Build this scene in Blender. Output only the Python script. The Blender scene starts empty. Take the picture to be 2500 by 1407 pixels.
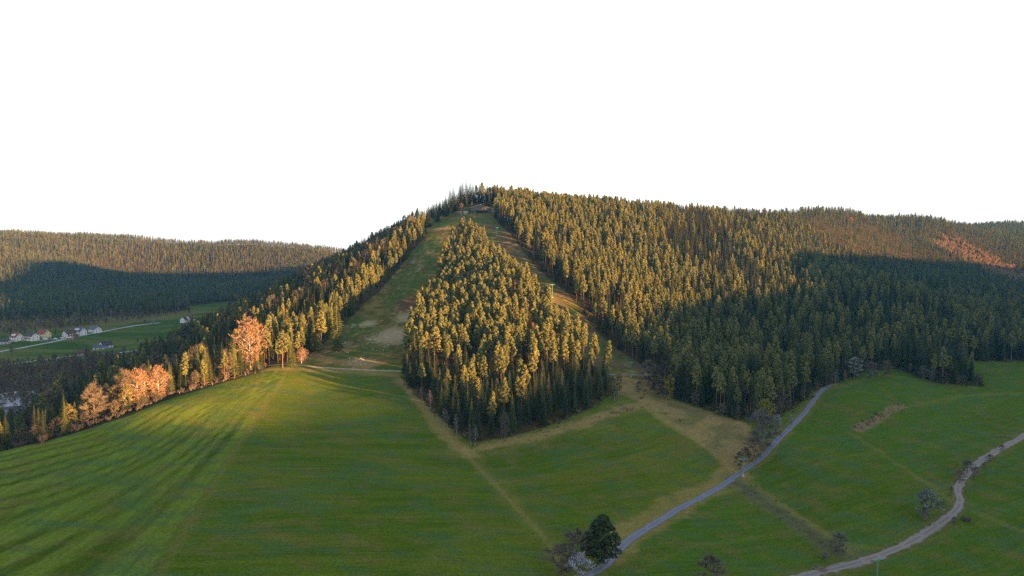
import bpy, math, random
import numpy as np
random.seed(7)
rng = np.random.default_rng(11)
C = bpy.context.scene.collection
SC = bpy.context.scene

# ------------------------------------------------------------------ camera, sky, sun, exposure
F = 1667.0                       # focal length in pixels of the 2500 x 1407 photograph
PITCH = math.atan((703.5 - 587.0) / F)
cam_d = bpy.data.cameras.new('camera')
cam_d.sensor_width = 36.0
cam_d.lens = 36.0 * F / 2500.0
cam_d.clip_start = 1.0
cam_d.clip_end = 12000.0
cam = bpy.data.objects.new('camera', cam_d)
C.objects.link(cam)
cam.location = (0, 0, 0)
cam.rotation_euler = (math.pi / 2 - PITCH, 0, 0)
SC.camera = cam

SUN_AZ = math.radians(60.0)      # clockwise from straight behind the camera towards the right
SUN_EL = math.atan(0.10)
TAN_EL = 0.10
SUNX, SUNY = math.sin(SUN_AZ), -math.cos(SUN_AZ)   # horizontal direction towards the sun

world = bpy.data.worlds.new('World')
SC.world = world
world.use_nodes = True
wn, wl = world.node_tree.nodes, world.node_tree.links
wn.clear()
w_out = wn.new('ShaderNodeOutputWorld')
w_bg = wn.new('ShaderNodeBackground')
w_sky = wn.new('ShaderNodeTexSky')
w_sky.sky_type = 'NISHITA'
w_sky.sun_disc = False
w_sky.sun_elevation = SUN_EL
w_sky.sun_rotation = math.atan2(SUNX, SUNY)
w_bg.inputs['Strength'].default_value = 0.02
wl.new(w_sky.outputs[0], w_bg.inputs['Color'])
# brightness added to the sky texture: white near the horizon, bluer overhead
w_tc = wn.new('ShaderNodeTexCoord')
w_sep = wn.new('ShaderNodeSeparateXYZ')
wl.new(w_tc.outputs['Generated'], w_sep.inputs[0])
w_ramp = wn.new('ShaderNodeValToRGB')
w_ramp.color_ramp.elements[0].position = 0.48
w_ramp.color_ramp.elements[0].color = (0.162, 0.168, 0.184, 1)
w_ramp.color_ramp.elements[1].position = 0.80
w_ramp.color_ramp.elements[1].color = (0.029, 0.041, 0.070, 1)
wl.new(w_sep.outputs['Z'], w_ramp.inputs[0])
w_bg2 = wn.new('ShaderNodeBackground')
w_bg2.inputs['Strength'].default_value = 1.0
wl.new(w_ramp.outputs[0], w_bg2.inputs['Color'])
w_add = wn.new('ShaderNodeAddShader')
wl.new(w_bg.outputs[0], w_add.inputs[0])
wl.new(w_bg2.outputs[0], w_add.inputs[1])
wl.new(w_add.outputs[0], w_out.inputs['Surface'])

sun_d = bpy.data.lights.new('sun', 'SUN')
sun_d.energy = 5.0
sun_d.angle = math.radians(0.7)
sun_d.color = (1.0, 0.48, 0.16)
sun = bpy.data.objects.new('sun', sun_d)
C.objects.link(sun)
from mathutils import Vector
sun.rotation_euler = Vector((SUNX * math.cos(SUN_EL), SUNY * math.cos(SUN_EL), math.sin(SUN_EL))).to_track_quat('Z', 'Y').to_euler()

SC.view_settings.view_transform = 'Standard'
SC.view_settings.look = 'None'
SC.view_settings.exposure = 2.75
SC.view_settings.gamma = 1.0
SC.view_settings.use_curve_mapping = False
SC.render.engine = 'CYCLES'
SC.cycles.max_bounces = 4
SC.cycles.diffuse_bounces = 2
SC.cycles.glossy_bounces = 1
SC.cycles.transmission_bounces = 2
SC.cycles.volume_bounces = 0
SC.cycles.sample_clamp_direct = 1.0
SC.cycles.sample_clamp_indirect = 0.5
SC.cycles.transparent_max_bounces = 4
SC.cycles.use_denoising = False
SC.cycles.use_adaptive_sampling = False

# ------------------------------------------------------------------ pixels of the photograph -> places
def unproj(px, py, D):
    u, v = (px - 1250.0) / F, (703.5 - py) / F
    dy = math.cos(PITCH) + v * math.sin(PITCH)
    dz = v * math.cos(PITCH) - math.sin(PITCH)
    return (u / dy * D, D, dz / dy * D)

# ------------------------------------------------------------------ noise
def _h(ix, iy, seed):
    n = (ix.astype(np.int64) * 374761393 + iy.astype(np.int64) * 668265263 + seed * 1442695041) & 0xffffffff
    n = ((n ^ (n >> 13)) * 1274126177) & 0xffffffff
    n = (n ^ (n >> 16)) & 0xffffffff
    return n.astype(np.float64) / 4294967295.0
def vnoise(x, y, seed=0):
    x = np.asarray(x, float); y = np.asarray(y, float)
    ix, iy = np.floor(x), np.floor(y)
    fx, fy = x - ix, y - iy
    fx = fx * fx * (3 - 2 * fx); fy = fy * fy * (3 - 2 * fy)
    ix = ix.astype(np.int64); iy = iy.astype(np.int64)
    a = _h(ix, iy, seed); b = _h(ix + 1, iy, seed); c = _h(ix, iy + 1, seed); d = _h(ix + 1, iy + 1, seed)
    return (a * (1 - fx) + b * fx) * (1 - fy) + (c * (1 - fx) + d * fx) * fy
def fbm(x, y, seed=0, oct=4):
    t, a, s = 0.0, 0.5, 0.0
    for k in range(oct):
        t = t + a * vnoise(x * 2 ** k + 17.3 * k, y * 2 ** k - 9.1 * k, seed + k); s += a; a *= 0.5
    return t / s
def smooth(a, b, x):
    t = np.clip((x - a) / (b - a), 0, 1)
    return t * t * (3 - 2 * t)

# ------------------------------------------------------------------ the lie of the land
G = [  # visible ground: pixel and depth
 (0,1407,150),(300,1407,160),(650,1407,170),(1000,1407,185),(1320,1407,200),(1500,1407,212),(1900,1407,240),(2143,1425,250),(2500,1407,262),
 (0,1100,262),(300,1010,335),(500,945,392),(600,917,418),(750,905,440),(400,1150,250),(700,1150,259),(900,1000,362),(900,1200,245),(750,960,396),(750,1030,340),(200,1220,215),(450,1280,200),(172,1059,300),(90,1080,281),(235,1034,318),(370,984,360),(200,1095,268),(300,1062,290),(250,1120,262),
 (1140,1110,320),(980,920,430),(1000,908,440),(1300,1300,232),(1550,1000,395),(1640,975,430),(1300,1060,350),(1150,1080,335),(1495,960,420),
 (1540,918,455),(1830,1030,385),(1815,1165,331),(2010,950,460),(1540,1320,240),(1700,1060,372),(1450,1150,310),
 (2100,910,520),(2250,930,508),(2400,940,520),(2400,890,600),(2500,885,620),(2100,1050,400),(2340,1200,330),(2500,1070,420),(2265,1290,295),(2050,1370,263),(2000,1200,318),
 (700,890,452),(850,870,475),(760,862,492),(1000,740,640),(920,800,560),(1060,620,780),(1090,560,850),(1130,535,930),(1180,521,980),
 (800,830,525),(900,730,640),(1000,625,780),(1048,563,862),(1348,725,600),(1212,578,800),
 (100,790,1010),(450,760,1150),(560,745,1280),(0,860,795),(0,895,700),(250,850,815),
]
cp = [unproj(*g) for g in G]
CAN = [  # canopy of forest: pixel and depth, ground lies 22 m under it
 (1500,480,1050),(1700,495,1100),(1900,512,1150),(1970,508,1230),(2030,503,1290),(2080,505,1350),(2300,530,1450),(2330,537,1470),(2400,552,1560),(2500,536,1900),
 (1930,615,900),(2200,680,850),(2500,790,760),(1700,740,640),(1980,690,760),(1850,850,520),(2150,800,600),(2300,850,560),(1600,700,640),(1500,600,800),
 (1700,600,840),(1850,600,880),(1500,750,560),(2200,620,1230),(2500,655,1300),(2350,580,1370),
 (860,600,900),(730,655,800),(600,735,650),(450,815,550),(300,890,450),(230,930,400),(100,1050,320),
 (1040,515,950),(1100,474,1000),(1180,452,1050),(1300,462,1050),
 (0,603,1800),(150,632,1740),(260,657,1660),(0,557,2200),(300,570,2200),(600,582,2200),(780,597,2200),(850,610,2200),(0,690,1450),(200,700,1420),(360,705,1420),(300,662,1850),(480,675,1800),(620,680,1750),
]
for g in CAN:
    x, y, z = unproj(*g)
    cp.append((x, y, z - 22))
cp += [(-400,450,-127),(-500,560,-128),(-600,800,-126),(-360,600,-118),(-420,900,-122),(-400,1100,-105),(-350,350,-126),(-420,1250,-120),(-500,300,-128),
       (-330,200,-112),(-330,750,-100),(-900,700,-126),(-1400,900,-115),(-740,1230,-108),
       (-640,1700,-112),(-300,1500,-60),(0,1300,0),(400,1400,-50),(560,1060,-88),(760,1000,-100),(900,1100,-90),(700,700,-110),(620,480,-118),
       (0,100,-86),(250,150,-122),(-200,50,-62),(500,200,-128),(0,-200,-75),(400,-200,-120),(-300,-200,-60),(600,-400,-120),
       (-1800,2400,0),(-900,2600,-60),(0,2600,-110),(900,2400,-60),(1700,2400,-40),(-1700,3000,-100),(0,3100,-190),(1700,3000,-150),
       (-2300,1200,-60),(-2300,2500,-40),(-1500,0,-100),(-1500,-500,-100),(1600,1500,-60),(1250,1500,-30),(-90,1150,40),(150,1200,30)]
cp = np.array(cp)
RB = 26.0
def _k(dx, dy): return -np.sqrt(dx * dx + dy * dy + RB * RB)
N_ = len(cp)
A_ = np.zeros((N_ + 3, N_ + 3))
A_[:N_, :N_] = _k(cp[:, None, 0] - cp[None, :, 0], cp[:, None, 1] - cp[None, :, 1]) + np.eye(N_) * 2.0
A_[:N_, N_] = 1; A_[:N_, N_ + 1] = cp[:, 0] / 1000; A_[:N_, N_ + 2] = cp[:, 1] / 1000
A_[N_:, :N_] = A_[:N_, N_:].T
W_ = np.linalg.solve(A_, np.concatenate([cp[:, 2], [0, 0, 0]]))

# ridge off to the right whose shadow lies over the foreground
RID_S = [-1500, -800, 0, 110, 165, 185, 207, 311, 423, 601, 760, 842, 900, 1017, 1200, 1381, 1613, 1800, 2200]
RID_Z = [-60, -50, -44, -45, -48.5, -53, -61.5, -65.5, -58, -39, -42, -38, -12, 0, -12, -23, -68, -90, -110]
RD = 850.0
def H0(x, y):
    x = np.asarray(x, float); y = np.asarray(y, float)
    sh = x.shape
    xf, yf = x.ravel(), y.ravel()
    z = np.empty(xf.shape)
    for i in range(0, len(xf), 40000):
        a, b = xf[i:i + 40000], yf[i:i + 40000]
        z[i:i + 40000] = _k(a[:, None] - cp[None, :, 0], b[:, None] - cp[None, :, 1]) @ W_[:N_] + W_[N_] + W_[N_ + 1] * a / 1000 + W_[N_ + 2] * b / 1000
    far = smooth(500, 1500, yf)
    z += (fbm(xf / 55, yf / 55, 3) - 0.5) * (0.9 + 9 * far)
    z += (fbm(xf / 14, yf / 14, 9, 3) - 0.5) * 0.3
    s = xf * math.cos(SUN_AZ) + yf * math.sin(SUN_AZ)
    d = -(xf * SUNX + yf * SUNY)
    crest = np.interp(s, RID_S, RID_Z) + TAN_EL * RD
    w = np.exp(-((d + RD) / 170.0) ** 2)
    z = z + (crest - z) * w
    return z.reshape(sh)

def axis(segs):
    out = [segs[0][0]]
    for a, b, s0, s1 in segs:
        x = a
        while x < b - 1e-6:
            t = (x - a) / (b - a)
            x += s0 + (s1 - s0) * t
            out.append(min(x, b))
    return np.array(sorted(set(out)))
GX = axis([(-2600, -1300, 40, 16), (-1300, -330, 12, 4), (-330, -200, 3, 1.6), (-200, 260, 1.5, 1.5), (260, 420, 1.8, 3.5), (420, 1300, 4, 14), (1300, 2600, 20, 60)])
GY = axis([(-600, 100, 40, 4), (100, 140, 3, 1.3), (140, 360, 1.3, 1.3), (360, 540, 1.4, 2.4), (540, 1300, 2.6, 8), (1300, 2300, 9, 16), (2300, 3200, 20, 50)])
GXX, GYY = np.meshgrid(GX, GY)
GZ = H0(GXX, GYY)
def H(x, y):
    x = np.asarray(x, float); y = np.asarray(y, float)
    i = np.clip(np.searchsorted(GX, x) - 1, 0, len(GX) - 2); j = np.clip(np.searchsorted(GY, y) - 1, 0, len(GY) - 2)
    fx = np.clip((x - GX[i]) / (GX[i + 1] - GX[i]), 0, 1); fy = np.clip((y - GY[j]) / (GY[j + 1] - GY[j]), 0, 1)
    return (GZ[j, i] * (1 - fx) + GZ[j, i + 1] * fx) * (1 - fy) + (GZ[j + 1, i] * (1 - fx) + GZ[j + 1, i + 1] * fx) * fy
_DS = np.concatenate([np.arange(120, 700, 1.0), np.arange(700, 2400, 3.0)])
def at(px, py, lo=120):
    """the point of the ground seen at this pixel"""
    x1, _, z1 = unproj(px, py, 1.0)
    zs = H(x1 * _DS, _DS)
    hit = np.nonzero((z1 * _DS <= zs) & (_DS >= lo))[0]
    D = _DS[hit[0]] if len(hit) else 2300.0
    return (x1 * D, D)
def P(*pts): return [at(px, py) for px, py in pts]

# ------------------------------------------------------------------ 2-D helpers
def inpoly(x, y, poly):
    r = np.zeros(np.shape(x), bool)
    n = len(poly)
    for i in range(n):
        x0, y0 = poly[i]; x1, y1 = poly[(i + 1) % n]
        if y0 == y1: continue
        c = ((y0 > y) != (y1 > y)) & (x < (x1 - x0) * (y - y0) / (y1 - y0) + x0)
        r ^= c
    return r
def dist_line(x, y, pts):
    d = np.full(np.shape(x), 1e9)
    for (x0, y0), (x1, y1) in zip(pts[:-1], pts[1:]):
        vx, vy = x1 - x0, y1 - y0
        L = vx * vx + vy * vy + 1e-9
        t = np.clip(((x - x0) * vx + (y - y0) * vy) / L, 0, 1)
        d = np.minimum(d, np.hypot(x - x0 - t * vx, y - y0 - t * vy))
    return d
def catmull(pts, step):
    out = []
    p = [pts[0]] + list(pts) + [pts[-1]]
    for i in range(1, len(p) - 2):
        a, b, c, d = [np.array(q, float) for q in p[i - 1:i + 3]]
        n = max(2, int(np.linalg.norm(c - b) / step))
        for k in range(n):
            t = k / n
            out.append(0.5 * ((2 * b) + (-a + c) * t + (2 * a - 5 * b + 4 * c - d) * t * t + (-a + 3 * b - 3 * c + d) * t ** 3))
    out.append(np.array(p[-2], float))
    return np.array(out)

# ------------------------------------------------------------------ lift line and zones
LIFT = [(134, 250), (112, 331), (79, 455), (38, 600), (-16, 800), (-54, 950)]
def lift_x(y): return float(np.interp(y, [p[1] for p in LIFT], [p[0] for p in LIFT]))
Z_WEDGE = P((1150,1082),(1100,1045),(1040,985),(992,940),(985,915),(992,880)) + [(-78,520),(-79,580),(-76,660),(-74,730),(-71,790),(-60,835),(-38,800),(-15,730),(3,660),(20,600),(41,520),(56,470)] + P((1492,925),(1497,960),(1440,1000),(1330,1045),(1230,1070))
Z_RIGHT = P((1640,972),(1700,990),(1790,1026),(1840,1030),(1900,1018),(1955,985),(2000,950),(2040,935),(2120,905),(2200,903),(2280,935),(2400,942)) + [(385,600)] + P((2500,885),) + [(560,640),(700,760),(860,1000),(760,1130),(300,1180),(-40,1180),(-140,1080),(-128,1000),(-100,985),(-58,1010),(-25,1012),(-20,985),(-26,940),(-14,860),(2,800),(30,700),(55,600),(77,530),(108,460)]
Z_LEFT = [at(660,897), at(705,886)] + P((760,862),(800,832),(860,772),(925,712),(975,655),(1015,605),(1045,570)) + [(-112,880),(-118,930),(-128,1000),(-170,1080),(-260,1050),(-330,960),(-345,850),(-335,700),(-330,600),(-318,480),(-300,400),(-290,330),(-262,270),(-235,262)] + [(-203,262)] + P((100,1083),(200,1053),(330,1012),(430,970),(500,948),(600,920))
Z_FARL = [(-1800,1100),(-1060,1010),(-900,1000),(-760,1030),(-690,1060),(-575,1130),(-560,1180),(-600,1260),(-560,1300),(-420,1330),(-380,1400),(-300,1700),(-350,2280),(-900,2280),(-1800,2280)]
Z_FARR = [(860,1000),(560,900),(480,960),(300,1180),(250,1330),(600,1500),(1000,1720),(1350,1980),(1750,2050),(1500,1000),(1150,820),(620,690),(700,760)]
B1 = P((695,918),(640,1000),(560,1120),(470,1265),(385,1407))        # line between the striped and the plain field
B2 = P((975,925),(1040,1000),(1090,1060),(1142,1112),(1200,1175),(1270,1250),(1345,1335),(1380,1400))
B3 = P((1142,1105),(1200,1088),(1290,1075),(1360,1050),(1430,1035),(1500,1005),(1560,990))
B4 = P((1570,988),(1640,1035),(1720,1085),(1790,1135),(1800,1150))
ROAD = P((1440,1407),(1480,1378),(1505,1350),(1540,1319),(1600,1279),(1660,1244),(1720,1212),(1780,1175),(1820,1147),(1860,1117),(1890,1085),(1925,1050),(1962,1012),(1985,980),(2005,955),(2030,938))
GRAVEL = P((1900,1425),(1985,1403),(2060,1385),(2140,1362),(2200,1338),(2260,1302),(2305,1272),(2337,1242),(2343,1218),(2338,1195),(2352,1170),(2385,1135),(2430,1105),(2500,1065),(2560,1035))
TRACK = P((655,893),(700,891),(760,896),(850,902),(930,906),(1010,909)) 
TRACK2 = P((1480,915),(1540,916),(1600,917))
DITCH = P((1790,1178),(1850,1215),(1920,1262),(2000,1318),(2060,1350))
STRIP = P((2095,1050),(2130,1030),(2165,1008),(2200,990))
VR1 = P((-60,870),(0,861),(60,850),(130,836),(200,821),(260,809),(330,797),(390,789))
VR2 = P((-60,900),(0,894),(100,881),(200,868),(300,861),(350,853),(400,838))
VR3 = P((-40,838),(60,833),(120,831),(180,826))
F_RIGHTFIELD = P((1570,995),(1790,1150),(1700,1205),(1540,1300),(1350,1330),(1142,1115),(1300,1080),(1450,1035))
ROUGH = P((1500,960),(1570,985),(1800,1150),(1860,1100),(1830,1040),(1640,975),(1600,915),(1500,915))

# ------------------------------------------------------------------ materials
def newmat(name):
    m = bpy.data.materials.new(name)
    m.use_nodes = True
    nt = m.node_tree
    nt.nodes.clear()
    return m, nt.nodes, nt.links
def simple(name, col, rough=0.7, var=0.15, scale=3.0, metal=0.0, bump=0.0):
    m, n, l = newmat(name)
    o = n.new('ShaderNodeOutputMaterial'); b = n.new('ShaderNodeBsdfPrincipled')
    l.new(b.outputs[0], o.inputs[0])
    b.inputs['Roughness'].default_value = rough
    b.inputs['Metallic'].default_value = metal
    b.inputs['Specular IOR Level'].default_value = 0.3
    tc = n.new('ShaderNodeTexCoord'); nz = n.new('ShaderNodeTexNoise'); nz.inputs['Scale'].default_value = scale
    nz.inputs['Detail'].default_value = 4
    l.new(tc.outputs['Object'], nz.inputs['Vector'])
    mx = n.new('ShaderNodeMix'); mx.data_type = 'RGBA'
    mx.inputs['A'].default_value = tuple(c * (1 - var) for c in col) + (1,)
    mx.inputs['B'].default_value = tuple(min(1, c * (1 + var)) for c in col) + (1,)
    l.new(nz.outputs['Fac'], mx.inputs['Factor'])
    l.new(mx.outputs['Result'], b.inputs['Base Color'])
    if bump:
        bp = n.new('ShaderNodeBump'); bp.inputs['Strength'].default_value = bump
        l.new(nz.outputs['Fac'], bp.inputs['Height']); l.new(bp.outputs[0], b.inputs['Normal'])
    return m
def foliage(name, c0, c1, c2, trans=0.25):
    """leaf colour varies from tree to tree and from clump to clump"""
    m, n, l = newmat(name)
    o = n.new('ShaderNodeOutputMaterial')
    oi = n.new('ShaderNodeObjectInfo')
    rp = n.new('ShaderNodeValToRGB')
    e = rp.color_ramp.elements
    e[0].color = c0 + (1,); e[0].position = 0.0
    e[1].color = c2 + (1,); e[1].position = 1.0
    k = e.new(0.55); k.color = c1 + (1,)
    l.new(oi.outputs['Random'], rp.inputs[0])
    tc = n.new('ShaderNodeTexCoord'); nz = n.new('ShaderNodeTexNoise'); nz.inputs['Scale'].default_value = 0.55
    nz.inputs['Detail'].default_value = 3
    l.new(tc.outputs['Object'], nz.inputs['Vector'])
    mr = n.new('ShaderNodeMapRange'); mr.inputs['From Min'].default_value = 0.3; mr.inputs['From Max'].default_value = 0.7
    mr.inputs['To Min'].default_value = 0.62; mr.inputs['To Max'].default_value = 1.35
    l.new(nz.outputs['Fac'], mr.inputs['Value'])
    vm = n.new('ShaderNodeVectorMath'); vm.operation = 'SCALE'
    l.new(rp.outputs[0], vm.inputs[0]); l.new(mr.outputs[0], vm.inputs['Scale'])
    df = n.new('ShaderNodeBsdfDiffuse'); tr = n.new('ShaderNodeBsdfTranslucent')
    l.new(vm.outputs[0], df.inputs['Color']); l.new(vm.outputs[0], tr.inputs['Color'])
    mx = n.new('ShaderNodeMixShader'); mx.inputs[0].default_value = trans
    l.new(df.outputs[0], mx.inputs[1]); l.new(tr.outputs[0], mx.inputs[2])
    l.new(mx.outputs[0], o.inputs[0])
    return m
M = {}
M['pine'] = foliage('pine_needles', (0.115, 0.135, 0.052), (0.155, 0.170, 0.060), (0.195, 0.195, 0.066), .20)
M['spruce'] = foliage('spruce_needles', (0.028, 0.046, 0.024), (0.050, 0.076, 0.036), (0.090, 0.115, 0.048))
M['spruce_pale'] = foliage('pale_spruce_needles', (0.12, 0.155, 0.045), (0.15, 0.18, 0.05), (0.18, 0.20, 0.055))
M['far'] = foliage('far_conifer_needles', (0.065, 0.095, 0.052), (0.100, 0.130, 0.066), (0.140, 0.160, 0.076))
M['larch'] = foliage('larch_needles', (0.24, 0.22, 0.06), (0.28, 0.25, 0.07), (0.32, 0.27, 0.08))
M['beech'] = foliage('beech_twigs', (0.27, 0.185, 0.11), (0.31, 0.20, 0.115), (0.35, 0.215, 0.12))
M['twig'] = foliage('bare_twigs', (0.125, 0.110, 0.088), (0.155, 0.135, 0.10), (0.185, 0.155, 0.11))
M['twig_grey'] = foliage('grey_twigs', (0.13, 0.125, 0.12), (0.15, 0.145, 0.135), (0.17, 0.16, 0.145))
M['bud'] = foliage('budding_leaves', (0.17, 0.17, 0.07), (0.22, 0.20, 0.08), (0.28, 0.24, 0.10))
M['willow'] = foliage('willow_leaves', (0.20, 0.23, 0.19), (0.24, 0.27, 0.23), (0.28, 0.31, 0.27))
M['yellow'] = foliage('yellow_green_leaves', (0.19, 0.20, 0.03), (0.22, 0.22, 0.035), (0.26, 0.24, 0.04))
M['blossom'] = foliage('white_blossom', (0.30, 0.32, 0.34), (0.36, 0.37, 0.39), (0.42, 0.42, 0.43))
M['bark_pine'] = simple('pine_bark', (0.17, 0.115, 0.085), 0.9, 0.3, 1.5)
M['bark'] = simple('grey_bark', (0.13, 0.105, 0.085), 0.9, 0.3, 1.5)
M['bark_birch'] = simple('birch_bark', (0.42, 0.38, 0.34), 0.8, 0.3, 2.5)
M['stone'] = simple('pale_stone', (0.42, 0.36, 0.28), 0.9, 0.2, 3.0)
M['bark_grey'] = simple('pale_grey_bark', (0.24, 0.22, 0.20), 0.85, 0.3, 2.5)
M['asphalt'] = simple('asphalt', (0.135, 0.145, 0.185), 0.75, 0.16, 0.35)
M['gravel'] = simple('gravel', (0.21, 0.175, 0.165), 0.95, 0.22, 0.5)
M['gravel_mid'] = simple('gravel_centre_strip', (0.155, 0.14, 0.105), 0.95, 0.35, 0.8)
M['asphalt_worn'] = simple('worn_asphalt', (0.105, 0.115, 0.15), 0.8, 0.25, 0.6)
M['dirt'] = simple('dirt_track', (0.30, 0.24, 0.17), 0.95, 0.25, 0.4)
M['valley_road'] = simple('pale_asphalt', (0.30, 0.31, 0.32), 0.8, 0.1, 0.3)
M['green_steel'] = simple('green_painted_steel', (0.10, 0.27, 0.17), 0.5, 0.15, 2.0)
M['yellow_steel'] = simple('yellow_painted_steel', (0.50, 0.32, 0.05), 0.5, 0.15, 2.0)
M['rubber'] = simple('black_rubber', (0.03, 0.03, 0.03), 0.8, 0.1, 5.0)
M['concrete'] = simple('concrete', (0.36, 0.34, 0.31), 0.9, 0.15, 2.0)
M['wood'] = simple('weathered_wood', (0.22, 0.15, 0.10), 0.9, 0.25, 4.0)
M['wood_pale'] = simple('pale_wood', (0.34, 0.28, 0.21), 0.9, 0.25, 4.0)
M['wood_red'] = simple('red_brown_wood', (0.12, 0.095, 0.08), 0.85, 0.2, 4.0)
M['rooftan'] = simple('tan_metal_roof', (0.46, 0.37, 0.27), 0.6, 0.15, 1.0)
M['white'] = simple('white_render', (0.62, 0.62, 0.60), 0.85, 0.06, 1.0)
M['cream'] = simple('cream_render', (0.62, 0.55, 0.34), 0.85, 0.06, 1.0)
M['grey_render'] = simple('grey_render', (0.40, 0.41, 0.43), 0.85, 0.08, 1.0)
M['roof_red'] = simple('red_roof_tiles', (0.22, 0.055, 0.04), 0.8, 0.2, 2.0)
M['roof_dark'] = simple('dark_roof_tiles', (0.055, 0.05, 0.055), 0.8, 0.2, 2.0)
M['roof_blue'] = simple('slate_roof', (0.06, 0.075, 0.10), 0.6, 0.2, 2.0)
M['roof_brown'] = simple('brown_roof_tiles', (0.09, 0.05, 0.04), 0.8, 0.2, 2.0)
M['glass'] = simple('dark_window_glass', (0.03, 0.035, 0.045), 0.15, 0.1, 1.0)
M['blue'] = simple('blue_tarpaulin', (0.08, 0.09, 0.36), 0.6, 0.1, 2.0)
M['car_white'] = simple('white_car_paint', (0.60, 0.61, 0.62), 0.3, 0.04, 1.0)
M['car_blue'] = simple('blue_car_paint', (0.10, 0.14, 0.30), 0.3, 0.04, 1.0)

# ------------------------------------------------------------------ tagging and linking
def tag(o, label=None, cat=None, group=None, kind=None):
    if label: o['label'] = label
    if cat: o['category'] = cat
    if group: o['group'] = group
    if kind: o['kind'] = kind
    return o
def empty(name, loc, rz=0.0, scale=1.0, label=None, cat=None, group=None):
    o = bpy.data.objects.new(name, None); C.objects.link(o)
    o.empty_display_size = 0.5
    o.location = loc; o.rotation_euler = (0, 0, rz)
    o.scale = (scale,) * 3 if not isinstance(scale, tuple) else scale
    return tag(o, label, cat, group)
class MB:
    """collects faces and links them as ONE mesh"""
    def __init__(s): s.v = []; s.f = []; s.m = []
    def add(s, vs, fs, m=0):
        b = len(s.v); s.v += [tuple(q) for q in vs]
        s.f += [tuple(b + i for i in f) for f in fs]; s.m += [m] * len(fs)
    def box(s, c, size, rz=0.0, m=0):
        hx, hy, hz = size[0] / 2, size[1] / 2, size[2] / 2
        ca, sa = math.cos(rz), math.sin(rz)
        vs = [(c[0] + x * ca - y * sa, c[1] + x * sa + y * ca, c[2] + z) for x, y, z in
              [(-hx,-hy,-hz),(hx,-hy,-hz),(hx,hy,-hz),(-hx,hy,-hz),(-hx,-hy,hz),(hx,-hy,hz),(hx,hy,hz),(-hx,hy,hz)]]
        s.add(vs, [(0,3,2,1),(4,5,6,7),(0,1,5,4),(1,2,6,5),(2,3,7,6),(3,0,4,7)], m)
    def tube(s, p0, p1, r0, r1, n=6, m=0, cap=True):
        p0, p1 = Vector(p0), Vector(p1)
        d = (p1 - p0)
        if d.length < 1e-6: return
        d.normalize()
        a = d.orthogonal().normalized(); b = d.cross(a)
        vs = []
        for p, r in ((p0, r0), (p1, r1)):
            for k in range(n):
                t = 2 * math.pi * k / n
                vs.append(p + a * (math.cos(t) * r) + b * (math.sin(t) * r))
        fs = [(k, (k + 1) % n, n + (k + 1) % n, n + k) for k in range(n)]
        if cap: fs += [tuple(range(n))[::-1], tuple(range(n, 2 * n))]
        s.add(vs, fs, m)
    def path(s, pts, rs, n=5, m=0):
        for i in range(len(pts) - 1):
            s.tube(pts[i], pts[i + 1], rs[i], rs[i + 1], n, m, cap=(i == len(pts) - 2))
    def mesh(s, name, mats, smooth_=False):
        me = bpy.data.meshes.new(name)
        me.from_pydata(s.v, [], s.f)
        for q in (mats if isinstance(mats, (list, tuple)) else [mats]): me.materials.append(q)
        me.polygons.foreach_set('material_index', s.m)
        if smooth_: me.polygons.foreach_set('use_smooth', [True] * len(s.f))
        me.update()
        return me
    def build(s, name, mats, parent=None, smooth_=False):
        o = bpy.data.objects.new(name, s.mesh(name, mats, smooth_)); C.objects.link(o)
        if parent: o.parent = parent
        return o

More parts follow.
